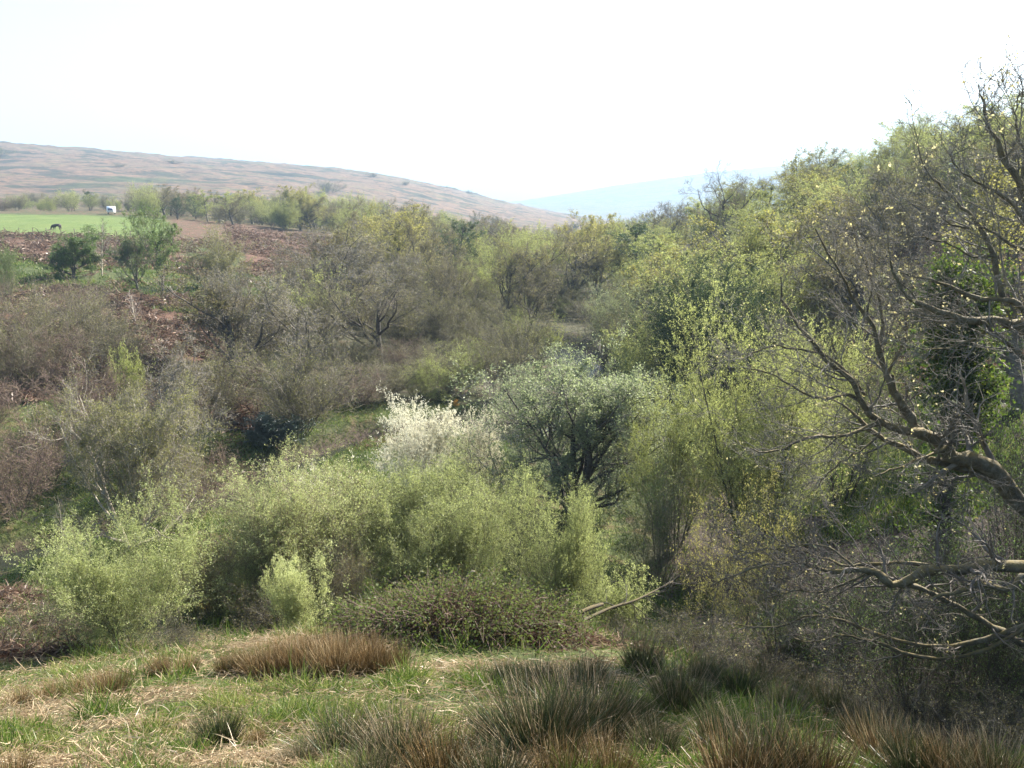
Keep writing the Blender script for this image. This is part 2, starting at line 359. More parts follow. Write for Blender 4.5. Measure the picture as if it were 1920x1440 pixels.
def leaves(rng, PP, per, size, aspect=0.5, spread=0.03, t0=0.1, droop=0.0, sizevar=0.35):
    """rhombic leaf blades set along twigs"""
    N, K, _ = PP.shape; n = per
    t = t0 + (1 - t0) * rng.random((N, n)); f = t * (K - 1); i = np.minimum(f.astype(int), K - 2); fr = (f - i)[..., None]; ar = np.arange(N)[:, None]
    c = (PP[ar, i] * (1 - fr) + PP[ar, i + 1] * fr).reshape(-1, 3); T = norm(PP[ar, i + 1] - PP[ar, i]).reshape(-1, 3)
    M = len(c); d = norm(T * 0.5 + rng.normal(size=(M, 3)) * 0.7 - np.array([0, 0, droop])); s = norm(np.cross(d, rng.normal(size=(M, 3))))
    L = size * (1 + sizevar * rng.normal(size=M)).clip(0.4, 1.8)[:, None]; c = c + rng.normal(size=(M, 3)) * spread
    nrm = np.cross(d, s)
    V = np.stack([c, c + d * L * 0.5 + s * L * aspect * 0.5 + nrm * L * 0.08, c + d * L, c + d * L * 0.5 - s * L * aspect * 0.5 + nrm * L * 0.08], 1)
    return V.reshape(-1, 3), np.arange(M * 4).reshape(-1, 4)
def stems0(rng, n, H, lean, k, r, wob=0.06, up=0.05, base=0.1, hv=0.2, leanv=0.4):
    a = rng.random(n) * 2 * np.pi if n > 3 else rng.random() * 6.28 + np.arange(n) * 2 * np.pi / n
    th = np.radians(lean) * (1 + leanv * rng.normal(size=n)); th = np.abs(th)
    if n > 3: th *= np.sqrt(rng.random(n) * 1.0 + 0.05)
    d = np.stack([np.cos(a) * np.sin(th), np.sin(a) * np.sin(th), np.cos(th)], -1)
    st = np.stack([np.cos(a) * base * rng.random(n), np.sin(a) * base * rng.random(n), -0.25 * np.ones(n)], -1)
    return path(rng, st, d, H * (1 + hv * (rng.random(n) - 0.5)), k, wob, up, r * (1 - 0.5 * rng.random(n) * (n > 1)), 0.3)

M = {}
M['bark'] = bark_mat("grey_bark", (0.05, 0.045, 0.035), (0.11, 0.098, 0.078), (0.20, 0.185, 0.15), 5)
M['darkbark'] = bark_mat("dark_bark", (0.028, 0.024, 0.02), (0.06, 0.05, 0.04), (0.11, 0.10, 0.08), 6)
M['mossbark'] = bark_mat("mossy_bark", (0.05, 0.042, 0.03), (0.10, 0.088, 0.06), (0.19, 0.18, 0.14), 9, moss=(0.15, 0.11, 0.032))
M['birchbark'] = bark_mat("birch_bark", (0.10, 0.08, 0.06), (0.42, 0.36, 0.28), (0.62, 0.56, 0.46), 4)
M['twig'] = bark_mat("twig", (0.075, 0.062, 0.048), (0.13, 0.108, 0.085), (0.20, 0.17, 0.135), 2)
M['greytwig'] = bark_mat("grey_twig", (0.12, 0.105, 0.085), (0.19, 0.17, 0.14), (0.28, 0.25, 0.21), 2)
M['redtwig'] = bark_mat("red_twig", (0.085, 0.055, 0.045), (0.15, 0.10, 0.08), (0.22, 0.155, 0.125), 2)
M['darktwig'] = bark_mat("dark_twig", (0.022, 0.018, 0.014), (0.042, 0.035, 0.026), (0.085, 0.072, 0.05), 2)
M['logbark'] = bark_mat("log_bark", (0.018, 0.014, 0.01), (0.035, 0.028, 0.02), (0.06, 0.05, 0.035), 9, moss=(0.075, 0.055, 0.014))
M['oaktwig'] = bark_mat("oak_twig", (0.07, 0.06, 0.045), (0.14, 0.125, 0.10), (0.26, 0.235, 0.19), 3)
M['greentwig'] = bark_mat("green_twig", (0.075, 0.075, 0.035), (0.13, 0.125, 0.06), (0.20, 0.18, 0.10), 2)
M['birch'] = leaf_mat("birch_leaf", [(0.0, (0.16, 0.18, 0.045)), (0.5, (0.28, 0.31, 0.085)), (1.0, (0.42, 0.45, 0.16))], 0.6)
M['willow'] = leaf_mat("willow_leaf", [(0.0, (0.22, 0.25, 0.085)), (0.5, (0.36, 0.40, 0.145)), (1.0, (0.52, 0.55, 0.25))], 0.6)
M['greywillow'] = leaf_mat("grey_willow_leaf", [(0.0, (0.14, 0.17, 0.075)), (0.5, (0.22, 0.26, 0.12)), (1.0, (0.33, 0.37, 0.19))], 0.55, objvar=0.15)
M['catkin'] = leaf_mat("catkin", [(0.0, (0.40, 0.38, 0.24)), (0.5, (0.64, 0.61, 0.44)), (1.0, (0.80, 0.78, 0.62))], 0.45)
M['bud'] = leaf_mat("oak_bud", [(0.0, (0.13, 0.11, 0.04)), (0.5, (0.20, 0.18, 0.06)), (1.0, (0.27, 0.26, 0.10))], 0.5)
M['olive'] = leaf_mat("olive_bud", [(0.0, (0.12, 0.12, 0.035)), (0.5, (0.20, 0.20, 0.06)), (1.0, (0.30, 0.29, 0.10))], 0.5)
M['oakleaf'] = leaf_mat("young_oak_leaf", [(0.0, (0.17, 0.17, 0.035)), (0.5, (0.27, 0.26, 0.06)), (1.0, (0.38, 0.35, 0.12))], 0.55)
M['goldleaf'] = leaf_mat("golden_oak_leaf", [(0.0, (0.30, 0.25, 0.09)), (0.5, (0.46, 0.41, 0.18)), (1.0, (0.60, 0.56, 0.32))], 0.5)
M['thorn'] = leaf_mat("thorn_leaf", [(0.0, (0.055, 0.095, 0.02)), (0.5, (0.095, 0.15, 0.035)), (1.0, (0.16, 0.22, 0.06))], 0.5)
M['dark'] = leaf_mat("dark_leaf", [(0.0, (0.03, 0.055, 0.02)), (0.5, (0.055, 0.09, 0.03)), (1.0, (0.10, 0.14, 0.05))], 0.45, 0.45, 0.03)
M['shade'] = leaf_mat("alder_leaf_painted_shade", [(0.0, (0.016, 0.03, 0.012)), (0.5, (0.032, 0.055, 0.022)), (1.0, (0.06, 0.09, 0.035))], 0.35, 0.5, 0.01)  # alder leaf darkened: the tree's shade is put into the leaf colour
M['holly'] = leaf_mat("holly_leaf", [(0.0, (0.012, 0.03, 0.012)), (0.6, (0.03, 0.06, 0.025)), (1.0, (0.06, 0.09, 0.05))], 0.15, 0.35, 0.10)
M['ivy'] = leaf_mat("ivy_leaf", [(0.0, (0.03, 0.055, 0.008)), (0.5, (0.07, 0.11, 0.015)), (0.8, (0.18, 0.20, 0.03)), (1.0, (0.42, 0.30, 0.05))], 0.6, 0.5, 0.025)

def empty(name, loc=(0, 0, 0), rz=0):
    o = bpy.data.objects.new(name, None); COL.objects.link(o); o.location = loc; o.rotation_euler = (0, 0, rz); o.empty_display_size = 0.3
    return o
def stub(o, H=None):
    return o
PROTO = {}
def finish(name, key, wood, twig, leaf, mats, H, W=None):
    """wood/twig/leaf: lists of (V,F). one tree = Empty > trunk, twigs, foliage"""
    root = empty(name)
    allv = np.concatenate([v for v, f in wood + twig + leaf])
    zt = np.percentile(allv[:, 2], 99.7); rad = np.percentile(np.hypot(allv[:, 0], allv[:, 1]), 97)
    for nm, lst, mt, sm in (("trunk", wood, mats[0], True), ("twigs", twig, mats[1], False), ("foliage", leaf, mats[2], False)):
        if not lst: continue
        V, F = cat(lst); mk(nm, V, F, M[mt], root, smooth=sm)
    PROTO.setdefault(key, []).append([root, zt, rad, False])
def oak(rng, key, name, H=10, spread=52, leaf='bud', lper=1, lsize=0.07, twigr=0.012, dens=1.0, bark='darkbark', twm='twig', n0=1, fork=0.25, lean=5):
    P0, R0 = stems0(rng, n0, H * 0.62, lean, 9, 0.028 * H, 0.07, 0.06, 0.05)
    P1, R1 = kids(rng, P0, R0, 10, 9, 0.85, spread, 10, 0.13, 0.10, fork, 0.98, 0.62, 0.35)
    P2, R2 = kids(rng, P1, R1, int(7), 7, 0.52, 45, 14, 0.17, 0.06, 0.25, 1, 0.55, 0.45)
    P3, R3 = kids(rng, P2, R2, int(8 * dens), 6, 0.55, 42, 14, 0.2, 0.05, 0.2, 1, 0.5, 0.4, rmin=twigr)
    P4, R4 = kids(rng, P3, R3, int(10 * dens), 5, 0.6, 45, 16, 0.22, 0.05, 0.15, 1, 0.7, 0.3, rmin=twigr * 0.8, end=0.5)
    wood = [tubes(P0, R0, 8), tubes(P1, R1, 6), tubes(P2, R2, 4)]
    tw = [tubes(P3, R3, 3), tubes(P4, R4, 2, rng=rng)]
    lf = [leaves(rng, P4, lper, lsize, 0.6, 0.04, 0.4)] if leaf else []
    finish(name, key, wood, tw, lf, (bark, twm, leaf), H)
def birch(rng, key, name, H=9, n0=1, leaf='birch', lper=5, lsize=0.09, twigr=0.008, bark='bark', twm='greentwig', dens=1.0, lean=8, spread=38):
    P0, R0 = stems0(rng, n0, H * 0.95, lean, 12, 0.014 * H, 0.04, 0.04, 0.3)
    P1, R1 = kids(rng, P0, R0, int(26 / n0 ** 0.5), 8, 0.42, spread, 10, 0.10, 0.07, 0.14, 0.97, 0.45, 0.68)
    P2, R2 = kids(rng, P1, R1, int(9 * dens), 6, 0.42, 38, 14, 0.14, 0.03, 0.15, 1, 0.5, 0.4, rmin=twigr)
    P3, R3 = kids(rng, P2, R2, int(6 * dens), 4, 0.55, 40, 15, 0.2, -0.02, 0.1, 1, 0.6, 0.3, rmin=twigr * 0.7, end=0.5)
    wood = [tubes(P0, R0, 7), tubes(P1, R1, 4)]
    tw = [tubes(P2, R2, 3), tubes(P3, R3, 2, rng=rng)]
    lf = [leaves(rng, P3, lper, lsize, 0.6, 0.04, 0.2)] if leaf else []
    finish(name, key, wood, tw, lf, (bark, twm, leaf), H)
def shrub(rng, key, name, H=5, n0=9, lean=38, leaf='willow', lper=4, lsize=0.07, twigr=0.006, bark='bark', twm='twig', dens=1.0, up=0.07, r=0.03, wob=0.07, n1=14, asp=0.5, l1=0.5):
    P0, R0 = stems0(rng, n0, H * 0.92, lean, 10, r, wob, up, 0.35 * H / 5, 0.5)
    P1, R1 = kids(rng, P0, R0, n1, 7, l1, 34, 10, 0.10, up, 0.12, 1, 0.5, 0.5)
    P2, R2 = kids(rng, P1, R1, int(7 * dens), 5, 0.5, 34, 13, 0.13, up * 0.8, 0.12, 1, 0.5, 0.4, rmin=twigr)
    P3, R3 = kids(rng, P2, R2, int(4 * dens), 4, 0.6, 34, 14, 0.15, up * 0.6, 0.15, 1, 0.6, 0.3, rmin=twigr * 0.7, end=0.5)
    wood = [tubes(P0, R0, 5), tubes(P1, R1, 3)]
    tw = [tubes(P2, R2, 3), tubes(P3, R3, 2, rng=rng)]
    lf = [leaves(rng, P3, lper, lsize, asp, 0.02, 0.1)] if leaf else []
    finish(name, key, wood, tw, lf, (bark, twm, leaf), H)
THINGS = []          # (root, label-desc, zone, px, Y, category)
def copy_tree(o, parent=None):
    c = o.copy(); COL.objects.link(c); c.parent = parent
    for ch in o.children: copy_tree(ch, c)
    return c
def put(rng, key, p, H, W=None, desc="", zone="", catg="tree", sink=0.0, group=None, var=None, rz=None, tilt=(0, 0)):
    lst = PROTO[key]; e = lst[rng.integers(len(lst)) if var is None else var % len(lst)]
    root, zt, rad, used = e
    o = copy_tree(root) if used else root; e[3] = True
    s = H / zt; sx = s if W is None else (W / 2) / rad
    o.location = (p[0], p[1], p[2] - sink); o.scale = (sx, sx, s); o.rotation_euler = (tilt[0], tilt[1], rng.random() * 6.283 if rz is None else rz)
    px = 960 + FPX * p[0] / float(dbar(p[1]))
    THINGS.append([o, desc, zone, px, p[1], catg, group]); return o
def top_h(p, top):
    """tree height whose tip shows at photo row 'top' when standing at p"""
    dec = R_(PITCH) + math.atan((top - 720) / FPX); return -math.tan(dec) * p[1] - p[2]
#PLACE
# ------------------------------------------------------------------ tree kinds
g = np.random.default_rng
for i in range(3): oak(g(10 + i), 'oak', 'oak_tree', 10, 42 + 4 * i, 'bud', 2, 0.08, 0.011, 1.0)
for i in range(2): oak(g(20 + i), 'baregrey', 'bare_tree', 9, 44, 'bud', 1, 0.06, 0.010, 1.05, 'bark', 'greytwig', 2, 0.12, 14)
for i in range(3): oak(g(30 + i), 'youngoak', 'oak_tree', 9, 42, 'oakleaf', 4, 0.085, 0.010, 0.95, 'bark', 'twig')
for i in range(3): shrub(g(44 + i), 'birch', 'birch_tree', 9, 9, 33, 'birch', 7, 0.085, 0.008, 'bark', 'greentwig', 1.25, 0.05, 0.07, 0.07, 18, 0.40)
for i in range(1): birch(g(40 + i), 'birch', 'birch_tree', 10, 1 + i % 2, 'birch', 9, 0.085, 0.008, 'bark', 'greentwig', 1.2, 12, 48)
for i in range(3): shrub(g(50 + i), 'scrub', 'willow_thicket', 6, 14, 46, 'olive', 2, 0.065, 0.009, 'bark', 'twig', 1.3, 0.05, 0.045, 0.08, 14)
for i in range(2): shrub(g(56 + i), 'redscrub', 'bare_thicket', 5, 16, 50, 'bud', 1, 0.05, 0.009, 'darkbark', 'redtwig', 1.35, 0.05, 0.035, 0.08, 13)
for i in range(2): shrub(g(60 + i), 'greenscrub', 'willow_thicket', 6, 12, 44, 'birch', 5, 0.09, 0.008, 'bark', 'greentwig', 1.15, 0.05, 0.045, 0.08, 14)
for i in range(2): birch(g(64 + i), 'darktree', 'alder_tree', 9, 1, 'dark', 10, 0.085, 0.01, 'darkbark', 'twig', 1.0, 6, 46)
for i in range(2): oak(g(70 + i), 'thorn', 'hawthorn_tree', 6, 54, 'thorn', 3, 0.095, 0.007, 1.1, 'darkbark', 'twig', 2, 0.10, 14)
# ------------------------------------------------------------------ woodland
rngw = g(5)
HK = dict(scrub=0.80, redscrub=0.62, greenscrub=0.76, thorn=0.6)
WK = dict(oak=1.05, baregrey=0.95, youngoak=0.95, birch=0.95, scrub=1.12, redscrub=1.25, greenscrub=1.1, darktree=0.8, thorn=1.1)
DESC = dict(oak="grey-brown leafless oak", baregrey="pale grey leafless tree", youngoak="yellow-green oak in new leaf", birch="fresh green birch",
            scrub="olive-brown willow thicket", redscrub="reddish-brown bare thicket", greenscrub="light green willow thicket", darktree="dark green alder", thorn="low green hawthorn")
CATG = dict(oak="tree", baregrey="tree", youngoak="tree", birch="tree", scrub="thicket", redscrub="thicket", greenscrub="thicket", darktree="tree", thorn="tree")
def row_fill(zone, Ys, lo, hi, spacing, kinds, hts, skip=None, jit=0.35, Wf=1.15):
    for Y in Ys:
        a, b = lo(Y), hi(Y); stp = spacing * FPX / Y; x = a + rngw.random() * stp
        while x < b:
            yy = Y * (1 + (rngw.random() - 0.5) * 0.12); xx = x + (rngw.random() - 0.5) * stp * jit
            x += stp * (0.8 + 0.4 * rngw.random())
            if (skip and skip(xx, yy)) or (1015 < xx < 1085 and 48 < yy < 72): continue
            p = onground(xx, yy)
            if 15 < yy < 130 and float(river_dist(np.array([p[0]]), np.array([p[1]]))[0]) < 0.8: continue
            ks, ws = zip(*kinds); key = ks[rngw.choice(len(ks), p=np.array(ws) / sum(ws))]
            H = (hts[0] + (hts[1] - hts[0]) * rngw.random()) * HK.get(key, 1.0)
            put(rngw, key, p, H, H * WK[key] * Wf * (0.85 + 0.3 * rngw.random()), DESC[key], zone, CATG[key], 0.1)
moor = lambda x, Y: (x < 640 and 104 < Y < 182) or (430 < x < 560 and Y < 104)
vk = [('oak', 3.5), ('baregrey', 1.2), ('youngoak', 2.6), ('birch', 2.4), ('scrub', 3), ('greenscrub', 1.5), ('darktree', 0.5)]
row_fill('valley', [90, 99, 110, 122, 136, 151, 168, 190, 215], lambda Y: 560 if Y < 100 else 500, lambda Y: 1250, 5.6, vk, (8, 11.5), moor, 0.35, 1.05)
row_fill('hedge', [200, 215, 235, 262], lambda Y: -60, lambda Y: 640, 5.2, [('scrub', 3), ('greenscrub', 3), ('birch', 1.6), ('redscrub', 1), ('darktree', 1)], (4.5, 7.0), lambda x, Y: (Y < 225 and x < 330) or (150 < x < 250 and Y < 245), 0.35, 1.3)
row_fill('hedge', [196, 212, 228, 245], lambda Y: 262, lambda Y: 660, 6.5, [('scrub', 2), ('birch', 2), ('oak', 2), ('youngoak', 2)], (6, 9), None, 0.35, 1.25)
row_fill('far', [245, 285, 335, 400, 480], lambda Y: 600 + (Y - 250) * 1.1, lambda Y: 1330, 12, [('youngoak', 2), ('oak', 2), ('scrub', 1), ('birch', 1), ('darktree', 1)], (8, 11), lambda x, Y: 960 < x < 1060 and Y > 330)
row_fill('slope', [52, 59, 67, 76, 86, 98, 112, 128, 146], lambda Y: 1170 + max(0, (75 - Y)) * 3, lambda Y: 2050, 7.4, [('birch', 6.5), ('youngoak', 2.2), ('darktree', 0.5), ('oak', 0.8)], (6.0, 10.0), lambda x, Y: x > 1560 and Y < 63, 0.35, 1.3)
row_fill('slopelow', [50, 57, 66, 76, 88, 102], lambda Y: 1180, lambda Y: 1950, 6.5, [('greenscrub', 3), ('scrub', 2), ('darktree', .1)], (5.5, 7.5), lambda x, Y: x > 1560 and Y < 62)
row_fill('pool', [52, 62, 72, 84], lambda Y: 880, lambda Y: 1240, 5.0, [('greenscrub', 2), ('scrub', 3)], (5, 6.5))
row_fill('slopebare', [44, 52, 62, 71], lambda Y: 1500, lambda Y: 2100, 6.5, [('oak', 2), ('baregrey', 2), ('redscrub', 3)], (6, 8))
row_fill('bank', [38, 42.5, 47.5, 53, 59, 66, 74, 82], lambda Y: (370 if Y < 60 else 440) if Y < 70 else 560, lambda Y: 1010 if Y > 45 else 640, 4.8, [('scrub', 5), ('redscrub', 2), ('baregrey', 3), ('greenscrub', 1.8), ('oak', 1)], (6, 8), lambda x, Y: (x > 900 and Y > 64) or (600 < x < 930 and 43.5 < Y < 62))
row_fill('leftbank', [31.0, 34, 37.5, 42, 47], lambda Y: -160, lambda Y: 400 if Y < 35 else 230, 4.2, [('redscrub', 3.0), ('scrub', 3), ('baregrey', .6)], (5, 7))
row_fill('leftslope', [52, 60], lambda Y: -100, lambda Y: 260, 10.0, [('redscrub', 4), ('scrub', 1)], (5.5, 7.5))
for px, Y, k in [(565, 43.5, 'scrub'), (615, 45.5, 'scrub'), (668, 46.5, 'redscrub'), (725, 48, 'scrub'), (780, 49, 'greenscrub'), (640, 50, 'scrub'), (835, 50.5, 'scrub'), (800, 56, 'scrub'), (850, 61, 'scrub'), (905, 58, 'greenscrub'), (880, 67, 'scrub'), (780, 66, 'scrub'), (930, 64, 'scrub'), (960, 70, 'greenscrub'), (750, 57, 'redscrub'), (690, 56, 'scrub'), (640, 57, 'scrub'), (1055, 88, 'greenscrub'), (1095, 84, 'scrub'), (1020, 90, 'scrub')]:
    put(rngw, k, onground(px, Y), 2.7, 5.0, DESC[k], 'gully', 'thicket', 0.1)
# ------------------------------------------------------------------ single plants one can name
rh = g(77)
def solo(fn_key, build, px, Y, top, W, desc, catg="tree", rz=None, group=None, tilt=(0, 0), sink=0.1):
    """build one prototype for this plant and stand it on the ground with its tip at photo row 'top'"""
    if build: build()
    p = onground(px, Y); H = top_h(p, top)
    return put(rh, fn_key, p, H, W, desc, 'named', catg, sink, group, None, rz, tilt)
# the line of willows below the viewer
solo('w1', lambda: shrub(g(101), 'w1', 'willow_bush', 4, 14, 38, 'willow', 9, 0.036, 0.0035, 'bark', 'greentwig', 1.3, 0.08, 0.020, 0.06, 18, 0.5), 250, 12.6, 918, 2.9, "bright green willow bush with a pale leaning stem, left of the willow line", "bush")
solo('w2', lambda: shrub(g(102), 'w2', 'willow_bush', 4, 34, 36, 'willow', 9, 0.034, 0.0035, 'bark', 'redtwig', 1.3, 0.10, 0.018, 0.05, 24, 0.38), 568, 16.5, 862, 3.9, "broad round yellow-green willow bush behind the rusty rushes", "bush")
solo('w3', lambda: shrub(g(103), 'w3', 'willow_bush', 4, 34, 38, 'willow', 9, 0.034, 0.0035, 'darkbark', 'greentwig', 1.3, 0.10, 0.018, 0.05, 24, 0.38), 845, 17.5, 872, 3.9, "wide green willow bush in the middle, behind the bramble mound", "bush")
solo('w4', lambda: shrub(g(104), 'w4', 'willow_bush', 4, 16, 32, 'willow', 9, 0.036, 0.004, 'darkbark', 'greentwig', 1.3, 0.09, 0.022, 0.06, 16, 0.45), 1050, 16.5, 880, 2.5, "upright yellow-green willow bush above the mossy fallen log", "bush")
solo('w5', lambda: shrub(g(105), 'w5', 'willow_bush', 2, 12, 42, 'willow', 4, 0.045, 0.0035, 'bark', 'greentwig', 1.1, 0.08, 0.012, 0.06, 12, 0.45), 1150, 17.0, 1040, 1.6, "small thin willow shoot bush beside the dark hollow", "bush")
solo('w6', lambda: shrub(g(106), 'w6', 'willow_bush', 2, 12, 36, 'willow', 9, 0.034, 0.003, 'bark', 'greentwig', 1.2, 0.09, 0.010, 0.05, 14, 0.45), 572, 13.4, 1022, 1.35, "small bright willow bush in front of the broad round one", "bush")
solo('redstems', lambda: shrub(g(107), 'redstems', 'dogwood_bush', 3, 30, 30, 'bud', 1, 0.04, 0.003, 'darkbark', 'twig', 1.0, 0.08, 0.010, 0.05, 10), 655, 15.4, 1000, 1.3, "bush of bare reddish stems between the two broad willows", "bush")
solo('w7', lambda: shrub(g(108), 'w7', 'willow_bush', 3, 16, 40, 'olive', 4, 0.05, 0.004, 'bark', 'redtwig', 1.2, 0.08, 0.018, 0.06, 14, 0.45), 400, 15.0, 985, 2.3, "thin olive bush between the left willow and the broad round one", "bush")
# catkin willows and grey willow
solo('ck1', lambda: shrub(g(111), 'ck1', 'catkin_willow', 5, 18, 48, 'catkin', 9, 0.065, 0.005, 'darkbark', 'greytwig', 1.1, 0.06, 0.035, 0.09, 15, 0.55), 800, 32, 734, 4.7, "cream-white willow covered in catkins beside the stream pool", "tree")
solo('ck3', lambda: shrub(g(113), 'ck3', 'catkin_willow', 5, 14, 46, 'catkin', 9, 0.065, 0.005, 'darkbark', 'greytwig', 1.0, 0.06, 0.03, 0.09, 14, 0.55), 890, 33, 758, 3.4, "smaller cream-white catkin willow just right of the larger one", "tree")
solo('ck2', lambda: shrub(g(112), 'ck2', 'catkin_willow', 4, 14, 44, 'catkin', 3, 0.055, 0.004, 'bark', 'greytwig', 1.0, 0.08, 0.03, 0.07, 14, 0.55), 612, 20.5, 846, 2.6, "catkin willow showing white tips behind the broad round bush", "tree")
solo('gw', lambda: oak(g(114), 'gw', 'grey_willow', 7, 54, 'greywillow', 4, 0.055, 0.006, 1.1, 'darkbark', 'greytwig', 4, 0.10, 34), 1080, 29, 660, 9.4, "spreading grey-green willow tree with dark forked stems, mid picture", "tree")
solo('gw2', lambda: shrub(g(115), 'gw2', 'grey_willow', 6, 12, 46, 'greywillow', 4, 0.07, 0.006, 'darkbark', 'twig', 1.1, 0.06, 0.04, 0.08, 14, 0.55), 1000, 36, 700, 4.6, "grey-green willow behind the catkin willows", "tree")
solo('gw3', lambda: shrub(g(116), 'gw3', 'grey_willow', 5, 14, 46, 'olive', 4, 0.06, 0.006, 'darkbark', 'twig', 1.2, 0.06, 0.035, 0.08, 14, 0.55), 930, 24, 870, 3.8, "dark olive thicket under the grey-green willow tree", "thicket")
solo('gw4', lambda: shrub(g(117), 'gw4', 'grey_willow', 6, 14, 46, 'thorn', 3, 0.06, 0.006, 'darkbark', 'twig', 1.2, 0.06, 0.035, 0.08, 14, 0.5), 1235, 22, 860, 3.4, "brown-green thicket in the gap right of the middle willows", "thicket")
# tall birches at right middle
solo('bb1', lambda: shrub(g(121), 'bb1', 'birch_tree', 9, 11, 34, 'birch', 15, 0.055, 0.006, 'darkbark', 'greentwig', 1.3, 0.05, 0.07, 0.06, 26, 0.38), 1425, 24, 530, 6.6, "tall bright yellow-green birch in front of the shaded wooded slope", "tree")
solo('bb2', lambda: shrub(g(122), 'bb2', 'birch_tree', 7, 10, 34, 'birch', 14, 0.055, 0.006, 'darkbark', 'greentwig', 1.3, 0.05, 0.06, 0.07, 18, 0.42), 1268, 25.5, 688, 4.2, "shorter yellow-green birch on the left shoulder of the tall one", "tree")
solo('bb3', lambda: shrub(g(123), 'bb3', 'birch_tree', 8, 10, 34, 'birch', 11, 0.058, 0.006, 'darkbark', 'greentwig', 1.25, 0.05, 0.06, 0.07, 18, 0.42), 1575, 27.5, 575, 5.2, "yellow-green birch behind the bare oak limbs", "tree")
solo('hz1', lambda: shrub(g(124), 'hz1', 'hazel_bush', 5, 16, 46, 'oakleaf', 3, 0.055, 0.004, 'darkbark', 'twig', 1.2, 0.05, 0.025, 0.08, 13, 0.5), 1400, 17.5, 905, 3.3, "thin hazel thicket with yellow buds under the tall birch", "thicket")
solo('hz2', lambda: shrub(g(125), 'hz2', 'hazel_bush', 5, 16, 46, 'thorn', 2, 0.055, 0.004, 'darkbark', 'twig', 1.2, 0.05, 0.025, 0.08, 13, 0.5), 1560, 16, 960, 3.0, "dark hazel thicket behind the lowest mossy bough", "thicket")
# left bank characters
solo('lb', lambda: oak(g(131), 'lb', 'birch_tree', 8, 48, 'olive', 2, 0.05, 0.006, 1.35, 'birchbark', 'greytwig', 4, 0.10, 24), 245, 26, 700, 5.6, "spreading bare birch with pale forked stems above the left willow", "tree")
solo('lb2', lambda: birch(g(132), 'lb2', 'birch_tree', 5, 1, None, 0, 0.05, 0.004, 'birchbark', 'greytwig', 0.7, 10), 130, 22.5, 905, 0.9, "thin young white-stemmed birch at the far left bank", "tree", tilt=(0, -0.25))
solo('lb3', lambda: birch(g(133), 'lb3', 'birch_tree', 6, 1, None, 0, 0.05, 0.008, 'birchbark', 'greytwig', 0.7, 6), 256, 62, 545, 2.2, "slender white birch standing in the red bracken", "tree")
solo('holly', lambda: shrub(g(134), 'holly', 'holly_bush', 3.5, 14, 34, 'holly', 8, 0.085, 0.006, 'darkbark', 'twig', 1.2, 0.08, 0.03, 0.07, 12, 0.6), 512, 38.5, 770, 3.0, "dark glossy holly bush at the edge of the stream gully", "bush")
solo('ygb', lambda: shrub(g(135), 'ygb', 'willow_bush', 4, 12, 30, 'birch', 5, 0.08, 0.006, 'bark', 'greentwig', 1.0, 0.08, 0.03, 0.07, 12), 242, 40, 640, 1.8, "small yellow-green bush on the left bank above the pale birch", "bush")
# small trees on the green shelf below the field
solo('thorn', None, 140, 84, 424, 7.6, "dark green round hawthorn, leftmost on the green shelf", "tree")
solo('sh2', lambda: birch(g(141), 'sh2', 'birch_tree', 6, 1, 'thorn', 1, 0.07, 0.008, 'birchbark', 'greytwig', 0.9, 5), 191, 85, 408, 3.0, "thin pale-barked birch right of the round hawthorn", "tree")
solo('sh3', lambda: oak(g(142), 'sh3', 'oak_tree', 6, 36, 'thorn', 2, 0.07, 0.008, 1.0, 'bark', 'greytwig', 2, 0.18, 8), 258, 80, 418, 4.2, "slim grey-green tree with a straight stem on the green shelf", "tree")
solo('sh4', lambda: oak(g(143), 'sh4', 'oak_tree', 7, 42, 'thorn', 4, 0.08, 0.008, 1.0, 'bark', 'greentwig', 1, 0.2, 4), 305, 78.5, 382, 5.0, "yellow-green small oak, tallest of the trees on the green shelf", "tree")
solo('sh5', lambda: shrub(g(144), 'sh5', 'willow_thicket', 6, 16, 40, 'olive', 3, 0.08, 0.008, 'bark', 'greytwig', 1.3, 0.06, 0.04, 0.07, 13), 405, 84, 414, 9.4, "broad grey-green bush at the right end of the green shelf", "thicket")
solo('sh6', lambda: shrub(g(145), 'sh6', 'willow_thicket', 5, 14, 40, 'thorn', 4, 0.08, 0.008, 'bark', 'greentwig', 1.2, 0.06, 0.04, 0.07, 13), 20, 70, 445, 4.4, "green thorn bush at the left edge below the field", "thicket")
# great bare oaks of the valley floor
solo('vo1', lambda: oak(g(151), 'vo1', 'oak_tree', 11, 46, 'bud', 1, 0.07, 0.009, 1.2, 'darkbark', 'twig', 1, 0.22, 4), 712, 59, 488, 12.0, "large bare oak with a thick dark trunk, nearest in the valley", "tree")
solo('vo2', lambda: oak(g(152), 'vo2', 'oak_tree', 11, 48, 'bud', 1, 0.07, 0.009, 1.2, 'darkbark', 'greytwig', 2, 0.2, 14), 645, 76, 415, 14, "wide bare oak behind and left of the nearest valley oak", "tree")
solo('vo3', lambda: oak(g(153), 'vo3', 'oak_tree', 10, 46, 'bud', 1, 0.07, 0.009, 1.2, 'darkbark', 'twig', 3, 0.15, 24), 838, 74, 462, 9.5, "bare oak forking low into three dark limbs, valley centre", "tree")
solo('vo4', lambda: oak(g(154), 'vo4', 'oak_tree', 10, 48, 'oakleaf', 1, 0.08, 0.009, 1.2, 'darkbark', 'twig', 1, 0.2, 10), 950, 80, 445, 9, "brown-green budding oak behind the stream bend", "tree")
solo('vo5', lambda: oak(g(155), 'vo5', 'oak_tree', 9, 46, 'bud', 1, 0.07, 0.009, 1.2, 'darkbark', 'twig', 1, 0.25, 24), 990, 76, 495, 9.0, "leaning bare oak just left of the bright pool", "tree")
